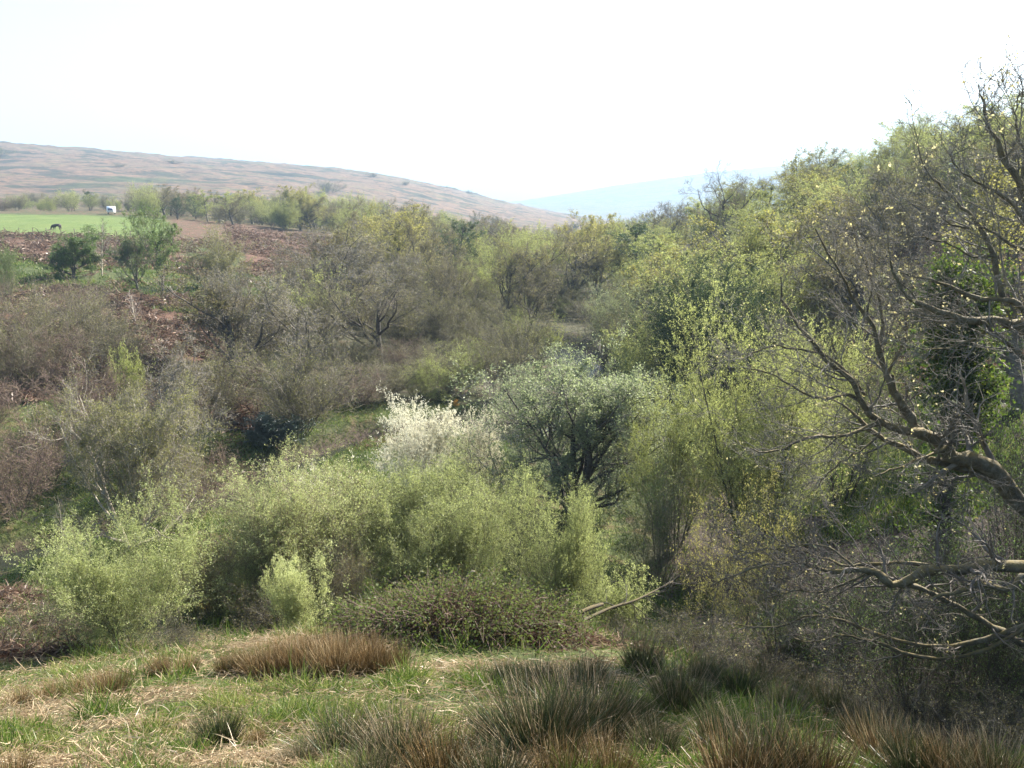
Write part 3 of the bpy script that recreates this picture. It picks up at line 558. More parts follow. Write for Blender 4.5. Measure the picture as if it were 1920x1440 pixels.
solo('vb1', lambda: shrub(g(156), 'vb1', 'birch_tree', 9, 10, 34, 'greywillow', 6, 0.08, 0.008, 'bark', 'greentwig', 1.2, 0.05, 0.07, 0.07, 18, 0.4), 1165, 60, 505, 7.5, "pale green birch right of the bright pool", "tree")
solo('greenscrub', None, 870, 50, 640, 5.6, "yellow-green domed willow bush left of the grey-green willow tree", "thicket")
solo('vdk', lambda: shrub(g(157), 'vdk', 'alder_tree', 9, 12, 34, 'shade', 14, 0.09, 0.008, 'darkbark', 'greentwig', 1.3, 0.05, 0.07, 0.07, 20, 0.42), 1290, 45, 482, 9.5, "big domed tree on the right bank, dark green leaves with painted-in shade", "tree")
solo('vdk2', lambda: shrub(g(160), 'vdk2', 'birch_tree', 9, 12, 32, 'birch', 9, 0.08, 0.008, 'darkbark', 'greentwig', 1.3, 0.05, 0.07, 0.07, 20, 0.42), 1440, 62, 365, 9.5, "large rounded pale green birch crown high on the right slope", "tree")
solo('sk1', lambda: oak(g(158), 'sk1', 'oak_tree', 10, 50, 'bud', 1, 0.05, 0.010, 1.0, 'darkbark', 'redtwig', 1, 0.2, 6), 1365, 112, 303, 11.5, "bare dark oak against the pale far hill on the skyline", "tree")
solo('sk2', lambda: birch(g(159), 'sk2', 'birch_tree', 11, 3, 'olive', 3, 0.11, 0.010, 'bark', 'twig', 1.1, 16, 44), 1510, 100, 265, 8.5, "tall thinly leaved tree rising highest on the middle skyline", "tree")

# ------------------------------------------------------------------ oaks whose boughs reach in from the right
def catmull(P, n):
    P = np.array(P, float); Q = np.vstack([2 * P[0] - P[1], P, 2 * P[-1] - P[-2]]); s = np.linspace(0, len(P) - 1 - 1e-6, n); i = s.astype(int); t = (s - i)[:, None]
    a, b, c, d = Q[i], Q[i + 1], Q[i + 2], Q[i + 3]
    return 0.5 * (2 * b + (c - a) * t + (2 * a - 5 * b + 4 * c - d) * t ** 2 + (3 * b - a - 3 * c + d) * t ** 3)
def boughs(seed, name, desc, limbs, trunk, leaf, leafp, lsz, tw=(9, 8, 6), L1=1.1, leafy=1.0, frac=1.0):
    r = g(seed); root = empty(name, trunk[0]); o0 = np.array(trunk[0])
    P, Rr = [], []
    for pts, Y0, Y1, r0, r1 in limbs:
        n = len(pts); ys = np.linspace(Y0, Y1, n)
        W_ = np.array([at(px, py, y) for (px, py), y in zip(pts, ys)]); Q = catmull(W_, 18)
        Q += r.normal(size=Q.shape) * 0.012 * np.linspace(0.3, 1, 18)[:, None]
        P.append(Q - o0); Rr.append(0.78 * np.linspace(r0, r1, 18) * (1 + 0.15 * r.normal(size=18)).clip(0.75, 1.35))
    P = np.array(P); Rr = np.array(Rr)
    tp = catmull([t for t in trunk[1]], 18) - o0; tR = np.linspace(trunk[2], trunk[3], 18)
    P1, R1 = kids(r, P, Rr, tw[0], 9, 0, 48, 14, 0.16, 0.05, 0.15, 1.0, 0.42, 0.35, labs=L1, rmin=0.006)
    keep = r.random(len(P1)) < frac; P1, R1 = P1[keep], R1[keep]
    P2, R2 = kids(r, P1, R1, tw[1], 7, 0.5, 44, 14, 0.18, 0.045, 0.15, 1, 0.55, 0.4, rmin=0.0038)
    P3, R3 = kids(r, P2, R2, tw[2], 5, 0.5, 44, 16, 0.2, 0.04, 0.15, 1, 0.6, 0.3, rmin=0.0024, end=0.6)
    V, F = cat([tubes(tp[None], tR[None], 12)]); mk("trunk", V, F, M['mossbark'], root, True)
    for i in range(len(P)):
        V, F = tubes(P[i:i + 1], Rr[i:i + 1], 10); mk("bough", V, F, M['mossbark'], root, True)
    V, F = cat([tubes(P1, R1, 5), tubes(P2, R2, 4), tubes(P3, R3, 3)]); mk("twigs", V, F, M['oaktwig' if seed != 203 else 'twig'], root)
    if leafp:
        # leaves sit in small clusters at the twig ends
        k = r.random(len(P3)) < leafy; V, F = leaves(r, P3[k], leafp, lsz, 0.6, 0.012, 0.8); mk("foliage", V, F, M[leaf], root)
    px = 960 + FPX * o0[0] / float(dbar(o0[1])); THINGS.append([root, desc, 'named', px, o0[1], 'tree', None])
tA = onground(2075, 11.5)
boughs(201, 'oak_tree', "bare oak leaning in at right, its mossy boughs fanning up and left", [
 ([(1990,1010),(1905,938),(1862,880),(1822,862),(1787,858),(1766,832),(1725,808),(1706,778),(1684,749),(1666,705)], 11.3, 10.8, .17, .055),
 ([(1668,715),(1655,680),(1644,644),(1633,608),(1603,562),(1573,508),(1552,473),(1530,430)], 10.8, 10.4, .055, .012),
 ([(1730,812),(1684,805),(1652,792),(1627,773),(1614,749),(1600,720),(1590,705),(1552,679),(1524,638),(1503,619),(1476,576),(1462,552),(1465,520)], 10.85, 10.2, .075, .012),
 ([(1652,792),(1627,801),(1576,818),(1530,818),(1495,827),(1449,848),(1405,842)], 10.8, 10.0, .042, .010),
 ([(1905,945),(1870,905),(1833,890),(1790,872),(1735,861),(1700,842),(1660,825),(1630,805),(1600,775),(1575,755),(1530,745)], 11.2, 11.3, .11, .014),
 ([(1614,749),(1590,740),(1560,745),(1520,742),(1480,722),(1440,700),(1395,690)], 10.7, 10.1, .03, .009),
 ([(1622,740),(1590,700),(1545,665),(1500,655),(1450,650),(1400,668)], 10.75, 10.3, .032, .009),
 ([(1665,700),(1648,668),(1652,644),(1655,603),(1644,554),(1633,530),(1625,495),(1606,465),(1600,430)], 10.8, 10.9, .035, .010),
 ([(1776,838),(1755,849),(1725,860),(1698,873),(1671,881),(1640,895)], 10.8, 10.1, .035, .010),
 ([(1652,797),(1644,819),(1611,846),(1573,868),(1549,892),(1530,915)], 10.8, 10.3, .026, .009),
 ([(1822,862),(1818,885),(1815,905),(1822,930)], 10.9, 10.7, .015, .005),
 ([(1665,700),(1690,650),(1700,610),(1690,560),(1700,510)], 10.8, 11.1, .03, .010),
], (tA, [tA - np.array([0, 0, .3]), tA + np.array([-.1, 0, 1.3]), at(2040, 1060, 11.5), at(1990, 1010, 11.3)], .30, .2), 'goldleaf', 3, 0.032, (11, 9, 6), 1.05, 0.05)
tB = onground(2230, 10.5)
boughs(202, 'oak_tree', "bare oak at the upper right edge with boughs spread against the slope and sky", [
 ([(2100,760),(2010,690),(1925,617),(1887,608),(1866,598),(1817,602),(1779,590),(1733,576),(1698,554),(1679,522),(1668,490)], 10.5, 9.6, .11, .014),
 ([(1990,660),(1925,595),(1906,568),(1877,560),(1833,560),(1785,538),(1747,527),(1711,519),(1675,505)], 10.2, 9.8, .06, .011),
 ([(1880,560),(1868,514),(1860,468),(1833,422),(1805,390),(1770,355),(1745,325),(1722,285)], 10.1, 10.4, .05, .009),
 ([(1862,480),(1822,481),(1785,462),(1739,446),(1700,440)], 10.15, 9.7, .022, .008),
 ([(2030,600),(1960,470),(1914,345),(1883,303),(1872,266),(1852,237),(1843,200),(1830,160)], 10.4, 10.6, .07, .009),
 ([(1960,480),(1925,420),(1895,380),(1850,350),(1810,330),(1780,290)], 10.4, 10.1, .04, .009),
 ([(1914,345),(1920,290),(1905,230),(1912,170)], 10.5, 10.7, .035, .008),
 ([(1866,600),(1838,632),(1817,641),(1779,652),(1739,655),(1700,650)], 10.1, 9.6, .03, .009),
 ([(2000,760),(1920,671),(1901,655),(1869,628),(1840,600)], 10.3, 10.0, .045, .02),
 ([(1930,470),(1890,455),(1850,430),(1800,425),(1750,400)], 10.4, 9.9, .03, .009),
], (tB, [tB - np.array([0, 0, .3]), tB + np.array([0, 0, 2.0]), at(2180, 860, 10.5), at(2030, 600, 10.4)], .34, .1), 'goldleaf', 3, 0.036, (10, 9, 6), 1.1, 0.06)
tC = onground(2180, 8.2)
boughs(203, 'oak_tree', "oak at the lower right edge, its thick mossy bough lying nearly level", [
 ([(2110,1080),(1990,1064),(1925,1062),(1860,1060),(1830,1064),(1773,1070),(1727,1075),(1703,1091),(1683,1097),(1657,1087),(1640,1072),(1605,1066)], 8.2, 8.2, .11, .04),
 ([(1990,1064),(1925,1078),(1913,1082),(1890,1107),(1847,1097),(1813,1103),(1780,1115),(1750,1120),(1738,1135),(1728,1155)], 8.1, 7.8, .055, .012),
 ([(1683,1097),(1715,1100),(1747,1113),(1787,1133),(1847,1167),(1903,1200),(1960,1230)], 8.2, 8.5, .035, .05),
 ([(1610,1067),(1573,1071),(1543,1068),(1513,1057),(1467,1058),(1420,1062),(1380,1078),(1340,1098)], 8.2, 8.6, .035, .008),
 ([(1773,1066),(1700,1056),(1640,1058),(1590,1060),(1540,1045),(1490,1030),(1460,1015),(1440,1000)], 8.3, 9.0, .03, .009),
 ([(1990,1130),(1880,1190),(1780,1212),(1700,1205),(1620,1180),(1590,1165),(1553,1158),(1513,1155),(1473,1173),(1430,1175),(1390,1173),(1345,1163)], 8.3, 9.2, .04, .008),
 ([(1960,1150),(1860,1215),(1770,1235),(1700,1225),(1650,1205),(1620,1200),(1593,1192),(1563,1193),(1527,1205),(1487,1197)], 8.3, 8.6, .032, .007),
 ([(1640,1072),(1590,1090),(1540,1110),(1490,1108),(1450,1120)], 8.2, 8.5, .022, .007),
 ([(1605,1066),(1560,1030),(1510,1020),(1450,1030),(1390,1035),(1310,1010)], 8.3, 9.0, .02, .006),
], (tC, [tC - np.array([0, 0, .3]), tC + np.array([-.05, 0, 0.6]), at(2160, 1120, 8.2), at(2110, 1080, 8.2)], .26, .15), 'goldleaf', 2, 0.028, (12, 8, 6), 0.8, 0.08)

# ivy-clad tree
def ivy_tree():
    r = g(210); b = onground(1765, 20.5); root = empty('ivy_tree', b); pts = [(1765, 1075), (1772, 950), (1788, 820), (1782, 700), (1772, 600), (1775, 505)]
    Q = catmull([at(px, py, 20.5) for px, py in pts], 18) - b; Q[0, 2] = -0.3
    Q2 = catmull([at(px, py, 20.5) for px, py in [(1785, 800), (1805, 740), (1818, 660), (1812, 590), (1800, 540)]], 18) - b
    P = np.array([Q, Q2]); Rr = np.array([np.linspace(.19, .03, 18), np.linspace(.09, .02, 18)])
    for i in range(2):
        V, F = tubes(P[i:i + 1], Rr[i:i + 1], 9); mk("trunk" if i == 0 else "limb", V, F, M['darkbark'], root, True)
    P1, R1 = kids(r, P, Rr, 150, 5, 0, 72, 16, 0.2, 0.03, 0.03, 1.0, 0.2, 0.25, labs=0.85, rmin=0.006, lsd=0.5)
    P2, R2 = kids(r, P1, R1, 11, 4, 0.5, 50, 20, 0.25, 0.0, 0.1, 1.0, 0.6, 0.2, rmin=0.004)
    V, F = cat([tubes(P1, R1, 3), tubes(P2, R2, 2, rng=r)]); mk("twigs", V, F, M['twig'], root)
    V, F = leaves(r, P2, 11, 0.075, 0.9, 0.06, 0.1, 0.4); mk("ivy", V, F, M['ivy'], root)
    THINGS.append([root, "upright tree wrapped in dark glossy ivy behind the mossy oak boughs", 'named', 1765, 20.5, 'tree', None])
ivy_tree()
# undergrowth of bare stems at lower right, and shading trees of the same wood just outside the frame
for i in range(2): shrub(g(220 + i), 'stool', 'hazel_stool', 4, 26, 34, 'thorn', 1, 0.04, 0.004, 'darkbark', 'darktwig', 1.0, 0.05, 0.022, 0.07, 10)
for i in range(2): shrub(g(224 + i), 'tangle', 'bramble_thicket', 2, 30, 64, 'bud', 1, 0.03, 0.004, 'darkbark', 'darktwig', 1.1, -0.03, 0.010, 0.12, 10)
for px, Y, H, W_, d in [(1740, 10.0, 3.0, 2.6, "bare hazel stool with fanned stems below the level mossy bough"), (1880, 9.4, 3.0, 2.4, "bare hazel stool at the right edge under the mossy bough"),
                     (1600, 12.5, 3.0, 2.6, "bare hazel stool at the back of the dark hollow"), (1830, 12.5, 3.4, 3.0, "bare hazel stool behind the level mossy bough"),
                     (1690, 14.5, 3.0, 3.0, "bare hazel stool left of the ivy tree's foot"), (1930, 14, 4.0, 3.4, "tall bare hazel stool at the right edge behind the oak limbs"), (1900, 19, 5.0, 4, "tall bare hazel stool right of the ivy-clad tree"),
                     (1470, 14.5, 2.4, 2.4, "low bare hazel stool left of the dark hollow")]:
    put(rh, 'stool', onground(px, Y), H, W_, d, 'named', 'bush', 0.1)
for px, Y, H, W_, d in [(1650, 10.5, 1.0, 2.4, "low bramble tangle at the rim of the dark hollow"), (1800, 8.6, 0.9, 2.2, "low bramble tangle above the lower right rushes"), (1920, 7.8, 0.9, 2.0, "low bramble tangle at the lower right edge"), (1700, 8.8, 0.8, 2.0, "low bramble tangle in front of the fanned hazel stool"), (1890, 7.0, 0.7, 1.6, "low bramble tangle just behind the rightmost rushes"),
                     (1400, 12.6, 0.9, 2.2, "low bramble tangle behind the mossy grass rim"), (1300, 15, 1.3, 3.0, "bramble tangle right of the fallen log"), (90, 13.5, 0.9, 2.6, "bramble tangle left of the left willow bush"), (330, 11.6, 0.7, 1.8, "bramble tangle at the foot of the left willow bush"),
                     (520, 14.3, 1.2, 2.6, "dark tangle at the foot of the broad round willow"), (760, 15.5, 1.3, 3.0, "dark tangle at the foot of the middle willow"), (950, 15.5, 1.2, 2.6, "dark tangle between the middle and upright willows"), (1180, 14.5, 0.8, 2.0, "low tangle beside the fallen log")]:
    put(rh, 'tangle', onground(px, Y), H, W_, d, 'named', 'bramble', 0.05)
for X, Y, H, k in [(10.5, 8.5, 8, 'baregrey'), (19, 15, 9, 'oak'), (21, 32, 10, 'youngoak'), (15.5, 10, 8, 'oak'), (25, 24, 10, 'youngoak'), (12.8, 9.0, 9.5, 'oak'), (15, 13, 11, 'oak'), (17, 17, 9, 'oak'), (13.5, 11.8, 9, 'darktree'), (22, 19, 11, 'birch')]:
    put(rh, k, np.array([X, Y, gz1(X, Y)]), H, H * WK[k], DESC[k], 'rightwood', 'tree', 0.1)
# ------------------------------------------------------------------ ground cover
M['grass'] = attr_blade_mat("grass_blades", [(0.0, (0.028, 0.046, 0.010)), (0.45, (0.068, 0.122, 0.018)), (0.75, (0.15, 0.185, 0.04)), (1.0, (0.30, 0.27, 0.11))], 0.4, 0.02)
M['straw'] = attr_blade_mat("straw", [(0.0, (0.10, 0.06, 0.035)), (0.5, (0.32, 0.23, 0.14)), (1.0, (0.52, 0.43, 0.29))], 0.3, 0.02)
M['bracken'] = attr_blade_mat("dead_bracken", [(0.0, (0.055, 0.028, 0.018)), (0.5, (0.155, 0.105, 0.076)), (1.0, (0.31, 0.22, 0.16))], 0.3, 0.02)
M['rush'] = attr_blade_mat("rush_blades", [(0.0, (0.018, 0.034, 0.010)), (0.45, (0.035, 0.062, 0.018)), (0.75, (0.070, 0.075, 0.028)), (0.9, (0.16, 0.11, 0.055)), (1.0, (0.36, 0.29, 0.19))], 0.3, 0.06)
M['rushbrown'] = attr_blade_mat("rusty_rush_blades", [(0.0, (0.035, 0.045, 0.014)), (0.3, (0.075, 0.070, 0.022)), (0.6, (0.17, 0.105, 0.042)), (0.85, (0.32, 0.21, 0.095)), (1.0, (0.50, 0.40, 0.24))], 0.35, 0.06)
def blades(r, pos, d, L, wid, k, wob, up, tval, parent=None, name="grass", mat="grass"):
    P, _ = path(r, pos, d, L, k, wob, up, np.ones(len(pos)), 1)
    prof = np.array([1.0, 1.0, 0.85, 0.6, 0.25, 0.1])[np.linspace(0, 5, k).astype(int)]
    R = wid[:, None] * prof[None]
    ref = norm(r.normal(size=(len(pos), 3)) * np.array([1, 1, 0.2])); V, F = tubes(P, R, 2, ref=ref)
    t = np.repeat((tval[:, None] + np.linspace(-0.12, 0.12, k)[None]).ravel(), 2)
    return V, F, t
def screen_pts(r, n, x0, x1, y0, y1):
    """points on the ground spread evenly over the part of the slope in view"""
    px = x0 + (x1 - x0) * r.random(n); py = y0 + (y1 - y0) * r.random(n)
    tab = np.linspace(y0, y1, 60); mid = np.array([[hit(x, y)[1] for x in (100, 700, 1300, 1850)] for y in tab])
    Y = np.array([np.interp(py, tab, mid[:, j]) for j in range(4)]); X0 = np.array([100, 700, 1300, 1850])
    f = np.clip(np.interp(px, X0, [0, 1, 2, 3]), 0, 2.999); i = f.astype(int); fr = f - i; ar = np.arange(n)
    Yv = Y[i, ar] * (1 - fr) + Y[i + 1, ar] * fr
    X = (px - 960) / FPX * dbar(Yv); return X, Yv, px
def updir(r, n, spread): return norm(np.stack([r.normal(size=n) * spread, r.normal(size=n) * spread, np.ones(n)], -1))
def strawmask(X, Y): 
    b = fbm(X / 2.6, Y / 0.55, 51, 3); return sstep(0.50, 0.60, b)
def cover():
    r = g(301)
    X, Y, px = screen_pts(r, 230000, -80, 2000, 1110, 1700)
    sm = strawmask(X, Y) * sstep(1300, 1000, px); keep = r.random(len(X)) > sm * 0.75; X, Y, px = X[keep], Y[keep], px[keep]
    n = len(X); pos = np.stack([X, Y, gz(X, Y) - 0.01], -1); sc = np.sqrt(Y / 5)
    tuft = fbm(X / 0.35, Y / 0.35, 61, 2)
    L = (0.025 + 0.24 * tuft ** 3 * 1.6) * (0.6 + 0.8 * r.random(n)) * sc
    wet = sstep(950, 1250, px); tv = 0.55 * fbm(X / 0.8, Y / 0.8, 62, 3) + 0.35 * r.random(n) - 0.03 + 0.18 * (1 - wet) * fbm(X / 2, Y / 2, 63, 2)
    V, F, t = blades(r, pos, updir(r, n, 0.6), L, 0.0035 * sc, 3, 0.12, -0.10, tv)
    o = mk("grass", V, F, M['grass'], attrs={"t": t}); o["kind"] = "stuff"; o["label"] = "short green grass on the near slope"
    # flattened straw and dead bracken lying in bands
    X, Y, px = screen_pts(r, 190000, -80, 2000, 1150, 1600)
    sm = strawmask(X, Y) * (0.15 + 0.85 * sstep(1350, 950, px)) + 0.16 * sstep(1500, 900, px) + 0.03; keep = r.random(len(X)) < sm; X, Y = X[keep], Y[keep]; n = len(X)
    pos = np.stack([X, Y, gz(X, Y) + 0.01 + 0.07 * r.random(n)], -1); d = norm(np.stack([r.normal(size=n), r.normal(size=n) * 0.6 - 0.5, 0.12 + 0.25 * r.normal(size=n)], -1))
    V, F, t = blades(r, pos, d, (0.07 + 0.15 * r.random(n) ** 1.5) * np.sqrt(Y / 6), 0.0022 * np.sqrt(Y / 5) * (0.8 + 0.8 * r.random(n)), 5, 0.2, -0.06, 0.25 + 0.6 * r.random(n))
    o = mk("straw_litter", V, F, M['straw'], attrs={"t": t}); o["kind"] = "stuff"; o["label"] = "pale flattened straw and dead stems lying in bands on the near slope"
    # dead bracken: left slope, right rim, hummocks
    out = []
    def patch(n, lo, hi, ylo, yhi, L0, wd, thr=0.45, mound=0.25, nz=3.0, seed=71):
        y = np.exp(math.log(ylo) + (math.log(yhi) - math.log(ylo)) * r.random(n)); x = (lo + (hi - lo) * r.random(n) - 960) / FPX * dbar(y)
        b = fbm(x / nz, y / nz, seed, 3); k = (b > thr) & (river_dist(x, y) > 0.3); x, y, b = x[k], y[k], b[k]; m = len(x)
        p = np.stack([x, y, gz(x, y) + mound * ((b - thr) / 0.3).clip(0, 1) * (0.3 + r.random(m))], -1)
        d = norm(np.stack([r.normal(size=m), r.normal(size=m), 0.35 + 0.3 * r.normal(size=m)], -1))
        out.append(blades(r, p, d, L0 * (0.5 + r.random(m)), np.full(m, wd) * (0.6 + 0.8 * r.random(m)), 5, 0.25, -0.22, 0.15 + 0.75 * r.random(m)))
    patch(60000, -100, 480, 40, 78, 0.75, 0.035, 0.42, 0.7, 2.6)
    patch(16000, -100, 430, 92, 128, 0.9, 0.05, 0.42, 0.7, 4.0)
    patch(9000, -100, 500, 76, 96, 0.7, 0.04, 0.58, 0.6, 3.0)
    patch(16000, 420, 700, 98, 180, 0.8, 0.05, 0.40, 0.4, 4.0)
    patch(20000, 1480, 2050, 36, 75, 0.6, 0.03, 0.42, 0.4, 3.0)
    patch(14000, -60, 160, 12, 19, 0.35, 0.010, 0.45, 0.25, 1.2)
    patch(12000, 330, 760, 19, 41, 0.35, 0.014, 0.47, 0.12, 2.0)
    patch(9000, 1000, 1700, 8.5, 13, 0.28, 0.008, 0.55, 0.08, 1.0)
    V, F = cat([(a, b) for a, b, c in out]); t = np.concatenate([c for a, b, c in out])
    o = mk("dead_bracken", V, F, M['bracken'], attrs={"t": t}); o["kind"] = "stuff"; o["label"] = "reddish-brown dead bracken on the banks"
    # rough grass further down
    out.clear()
    def gpatch(n, lo, hi, ylo, yhi, L0, wd, thr, nz, seed):
        y = np.exp(math.log(ylo) + (math.log(yhi) - math.log(ylo)) * r.random(n)); x = (lo + (hi - lo) * r.random(n) - 960) / FPX * dbar(y)
        b = fbm(x / nz, y / nz, seed, 3); k = (b > thr) & (river_dist(x, y) > 0.0); x, y, b = x[k], y[k], b[k]; m = len(x)
        p = np.stack([x, y, gz(x, y) - 0.02], -1)
        out.append(blades(r, p, updir(r, m, 0.5), L0 * (0.4 + r.random(m)), np.full(m, wd), 3, 0.12, -0.12, 0.2 + 0.5 * b + 0.4 * r.random(m) - 0.1))
    gpatch(50000, -100, 1300, 14, 44, 0.26, 0.010, 0.35, 1.5, 81); gpatch(70000, 60, 950, 21, 47, 0.24, 0.012, 0.15, 1.5, 85); gpatch(26000, 1380, 1900, 24, 40, 0.35, 0.014, 0.3, 1.5, 82); gpatch(26000, -80, 520, 70, 100, 0.4, 0.03, 0.4, 3, 83)
    V, F = cat([(a, b) for a, b, c in out]); t = np.concatenate([c for a, b, c in out])
    o = mk("rough_grass", V, F, M['grass'], attrs={"t": t}); o["kind"] = "stuff"; o["label"] = "rough grass on the valley floor and green shelf"
cover()
# ------------------------------------------------------------------ rush tussocks
def tussock(seed, key, n, H, rad, mat, lean=0.62):
    r = g(seed); a = r.random(n) * 6.283; q = np.sqrt(r.random(n)); b = np.stack([np.cos(a) * q * rad, np.sin(a) * q * rad, -0.06 * np.ones(n)], -1)
    d = norm(np.stack([np.cos(a) * q * lean + r.normal(size=n) * 0.13, np.sin(a) * q * lean + r.normal(size=n) * 0.13, np.ones(n)], -1)); L = H * (0.45 + 0.6 * r.random(n))
    k = 6; P, _ = path(r, b, d, L, k, 0.05, -0.05, np.ones(n), 1); R = 0.0028 * np.array([1, 1, .9, .75, .55, .2])[None] * (0.7 + 0.6 * r.random(n))[:, None]
    V, F = tubes(P, R, 3, rng=r); t = np.repeat((np.linspace(0.0, 0.72, k)[None] + 0.16 * r.normal(size=n)[:, None] + 0.1).ravel(), 3)
    m = int(n * 0.25); b2 = b[:m] * 1.15; d2 = norm(np.stack([np.cos(a[:m]), np.sin(a[:m]), 0.35 + 0.3 * r.normal(size=m)], -1)); P2, _ = path(r, b2, d2, H * (0.4 + 0.4 * r.random(m)), k, 0.12, -0.12, np.ones(m), 1)
    V2, F2 = tubes(P2, 0.0028 * np.ones((m, k)), 3, rng=r); t2 = np.full(len(V2), 0.85)
    V, F = cat([(V, F), (V2, F2)]); t = np.concatenate([t, t2])
    o = mk('rush_tussock', V, F, M[mat], attrs={"t": t}); PROTO.setdefault(key, []).append([o, H * 0.92, rad + H * 0.33, False])
for i in range(4): tussock(400 + i, 'rush', 900, 0.75, 0.17, 'rush')
for i in range(3): tussock(410 + i, 'rustrush', 700, 0.6, 0.18, 'rushbrown', 0.5)
rt = g(44)
TUS = [(410,1400,90,0),(640,1425,110,0),(750,1440,130,0),(830,1475,135,1),(1010,1420,165,0),(1095,1400,160,0),(935,1400,110,0),(1175,1390,125,0),(1205,1262,85,0),(1275,1335,110,0),(1350,1405,100,0),(1385,1312,85,0),
 (1470,1345,80,0),(1555,1350,85,0),(1620,1400,95,0),(1445,1475,165,0),(1380,1490,140,1),(1530,1485,135,1),(1660,1440,110,1),(1725,1475,130,0),(1800,1480,125,1),(1875,1485,125,0),(1905,1420,90,0),(1765,1405,100,0),(1100,1285,75,0),(1010,1300,85,0),
 (945,1285,60,0),(500,1268,80,1),(545,1264,90,1),(585,1262,95,1),(625,1266,95,1),(665,1262,90,1),(702,1262,80,1),(738,1258,62,1),(465,1262,60,1),(425,1262,50,1),(180,1304,58,1),(212,1306,62,1),(155,1310,50,1),(350,1262,45,1),(300,1265,50,1),(90,1318,50,1),(35,1330,50,1),(25,1475,85,1),
 (250,1440,45,0),(560,1440,60,0),(1235,1425,90,0),(1050,1480,120,1),(930,1490,120,0),(700,1490,110,0),(1430,1290,65,0),(1500,1300,60,0),(1320,1275,60,0),(480,1400,50,1),(1140,1465,100,1),(1690,1375,70,0),(1830,1390,80,0)]
for px, py, hp, kind in TUS:
    p = hit(px, py); d = p[1] * CT - p[2] * ST; H = hp * d / FPX * 1.0
    put(rt, 'rustrush' if kind else 'rush', p, H, H * (0.95 + 0.35 * rt.random()), "rusty brown rush tussock" if kind else "dark green rush tussock", 'tussock', 'rush tussock', 0.02, "rush tussocks on the near slope")
# ------------------------------------------------------------------ bramble mound
M['bramble'] = leaf_mat('bramble_leaf', [(0, (0.10, 0.06, 0.03)), (0.2, (0.09, 0.11, 0.03)), (0.7, (0.12, 0.17, 0.04)), (1, (0.18, 0.22, 0.07))], 0.5, gloss=0.01)
def mound():
    r = g(500); c = hit(845, 1205); c[1] += 0.9; c[2] = gz1(c[0], c[1]); root = empty('bramble_mound', c)
    n = 900; a = r.random(n) * 6.283; q = np.sqrt(r.random(n)); ax, ay, az = 1.5, 0.9, 0.58
    x = np.cos(a) * q * ax; y = np.sin(a) * q * ay; h = az * np.sqrt(1 - q * q * 0.96) * (0.7 + 0.5 * fbm(x * 1.6, y * 1.6, 5)); zg = gz(c[0] + x, c[1] + y) - c[2]
    # body of matted dead stems
    m = 9000; a2 = r.random(m) * 6.283; q2 = np.sqrt(r.random(m)); x2 = np.cos(a2) * q2 * ax; y2 = np.sin(a2) * q2 * ay; h2 = az * np.sqrt(1 - q2 * q2 * 0.96) * (0.6 + 0.5 * fbm(x2 * 1.6, y2 * 1.6, 5))
    p = np.stack([x2, y2, gz(c[0] + x2, c[1] + y2) - c[2] + h2 * (0.35 + 0.65 * r.random(m))], -1)
    V, F, t = blades(r, p, norm(r.normal(size=(m, 3)) * np.array([1, 1, .5])), 0.25 + 0.25 * r.random(m), 0.004 * np.ones(m), 5, 0.25, -0.1, 0.05 + 0.6 * r.random(m))
    mk("stems", V, F, M['bracken'], root, attrs={"t": t})
    P, R = path(r, np.stack([x, y, zg + h * 0.7], -1), norm(np.stack([x, y, np.full(n, 0.9)], -1) + r.normal(size=(n, 3)) * 0.5), 0.3 + 0.35 * r.random(n), 7, 0.12, -0.16, np.full(n, 0.004), 0.5)
    V, F = tubes(P, R, 3, rng=r); mk("canes", V, F, M['redtwig'], root)
    V, F = leaves(r, P, 24, 0.032, 0.75, 0.06, 0.0); mk("foliage", V, F, M['bramble'], root)
    THINGS.append([root, "low domed bramble mound with reddish dead stems in front of the willows", 'named', 845, 11, 'bramble', None])
mound()
# ------------------------------------------------------------------ mossy fallen log, bent dead stick
def log():
    a = at(1095, 1163, 13.2); b = at(1145, 1140, 13.8); c = at(1195, 1124, 14.3); e = at(1262, 1090, 15.2)
    root = empty('fallen_log', a); Q = catmull([a, b, c, e], 18) - a; R = np.linspace(.034, .014, 18)
    V, F = tubes(Q[None], R[None], 10); mk("trunk", V, F, M['logbark'], root, True)
    a2 = at(1085, 1150, 13.3) - a; b2 = at(1130, 1133, 13.9) - a; Q2 = catmull([a2, (a2 + b2) / 2 + np.array([0, 0, .02]), b2], 8)
    V, F = tubes(Q2[None], np.linspace(.04, .034, 8)[None], 10); mk("stub", V, F, M['logbark'], root, True)
    P1, R1 = kids(g(3), Q[None], R[None], 9, 8, 0, 50, 12, 0.15, 0.04, 0.3, 1, 0.4, 0.3, labs=0.9, rmin=0.012); P2, R2 = kids(g(4), P1, R1, 5, 5, 0.5, 45, 12, 0.2, 0.03, 0.2, 1, 0.6, 0.3, rmin=0.006)
    V, F = cat([tubes(P1, R1, 5), tubes(P2, R2, 3)]); mk("branch", V, F, M['darktwig'], root)
    THINGS.append([root, "mossy fallen log slanting up to the right out of the grass", 'named', 1180, 13.5, 'log', None])
log()
P = catmull([at(x, y, 13.6) for x, y in [(866, 1118), (873, 1090), (880, 1073), (892, 1072), (902, 1080)]], 12); o0 = P[0].copy()
V, F = tubes((P - o0)[None], np.linspace(.012, .009, 12)[None], 6); o = mk("dead_stick", V, F, M['birchbark'], None, True); o.location = o0
THINGS.append([o, "short pale bent dead stick poking from the middle willow", 'named', 880, 13.6, 'stick', None])
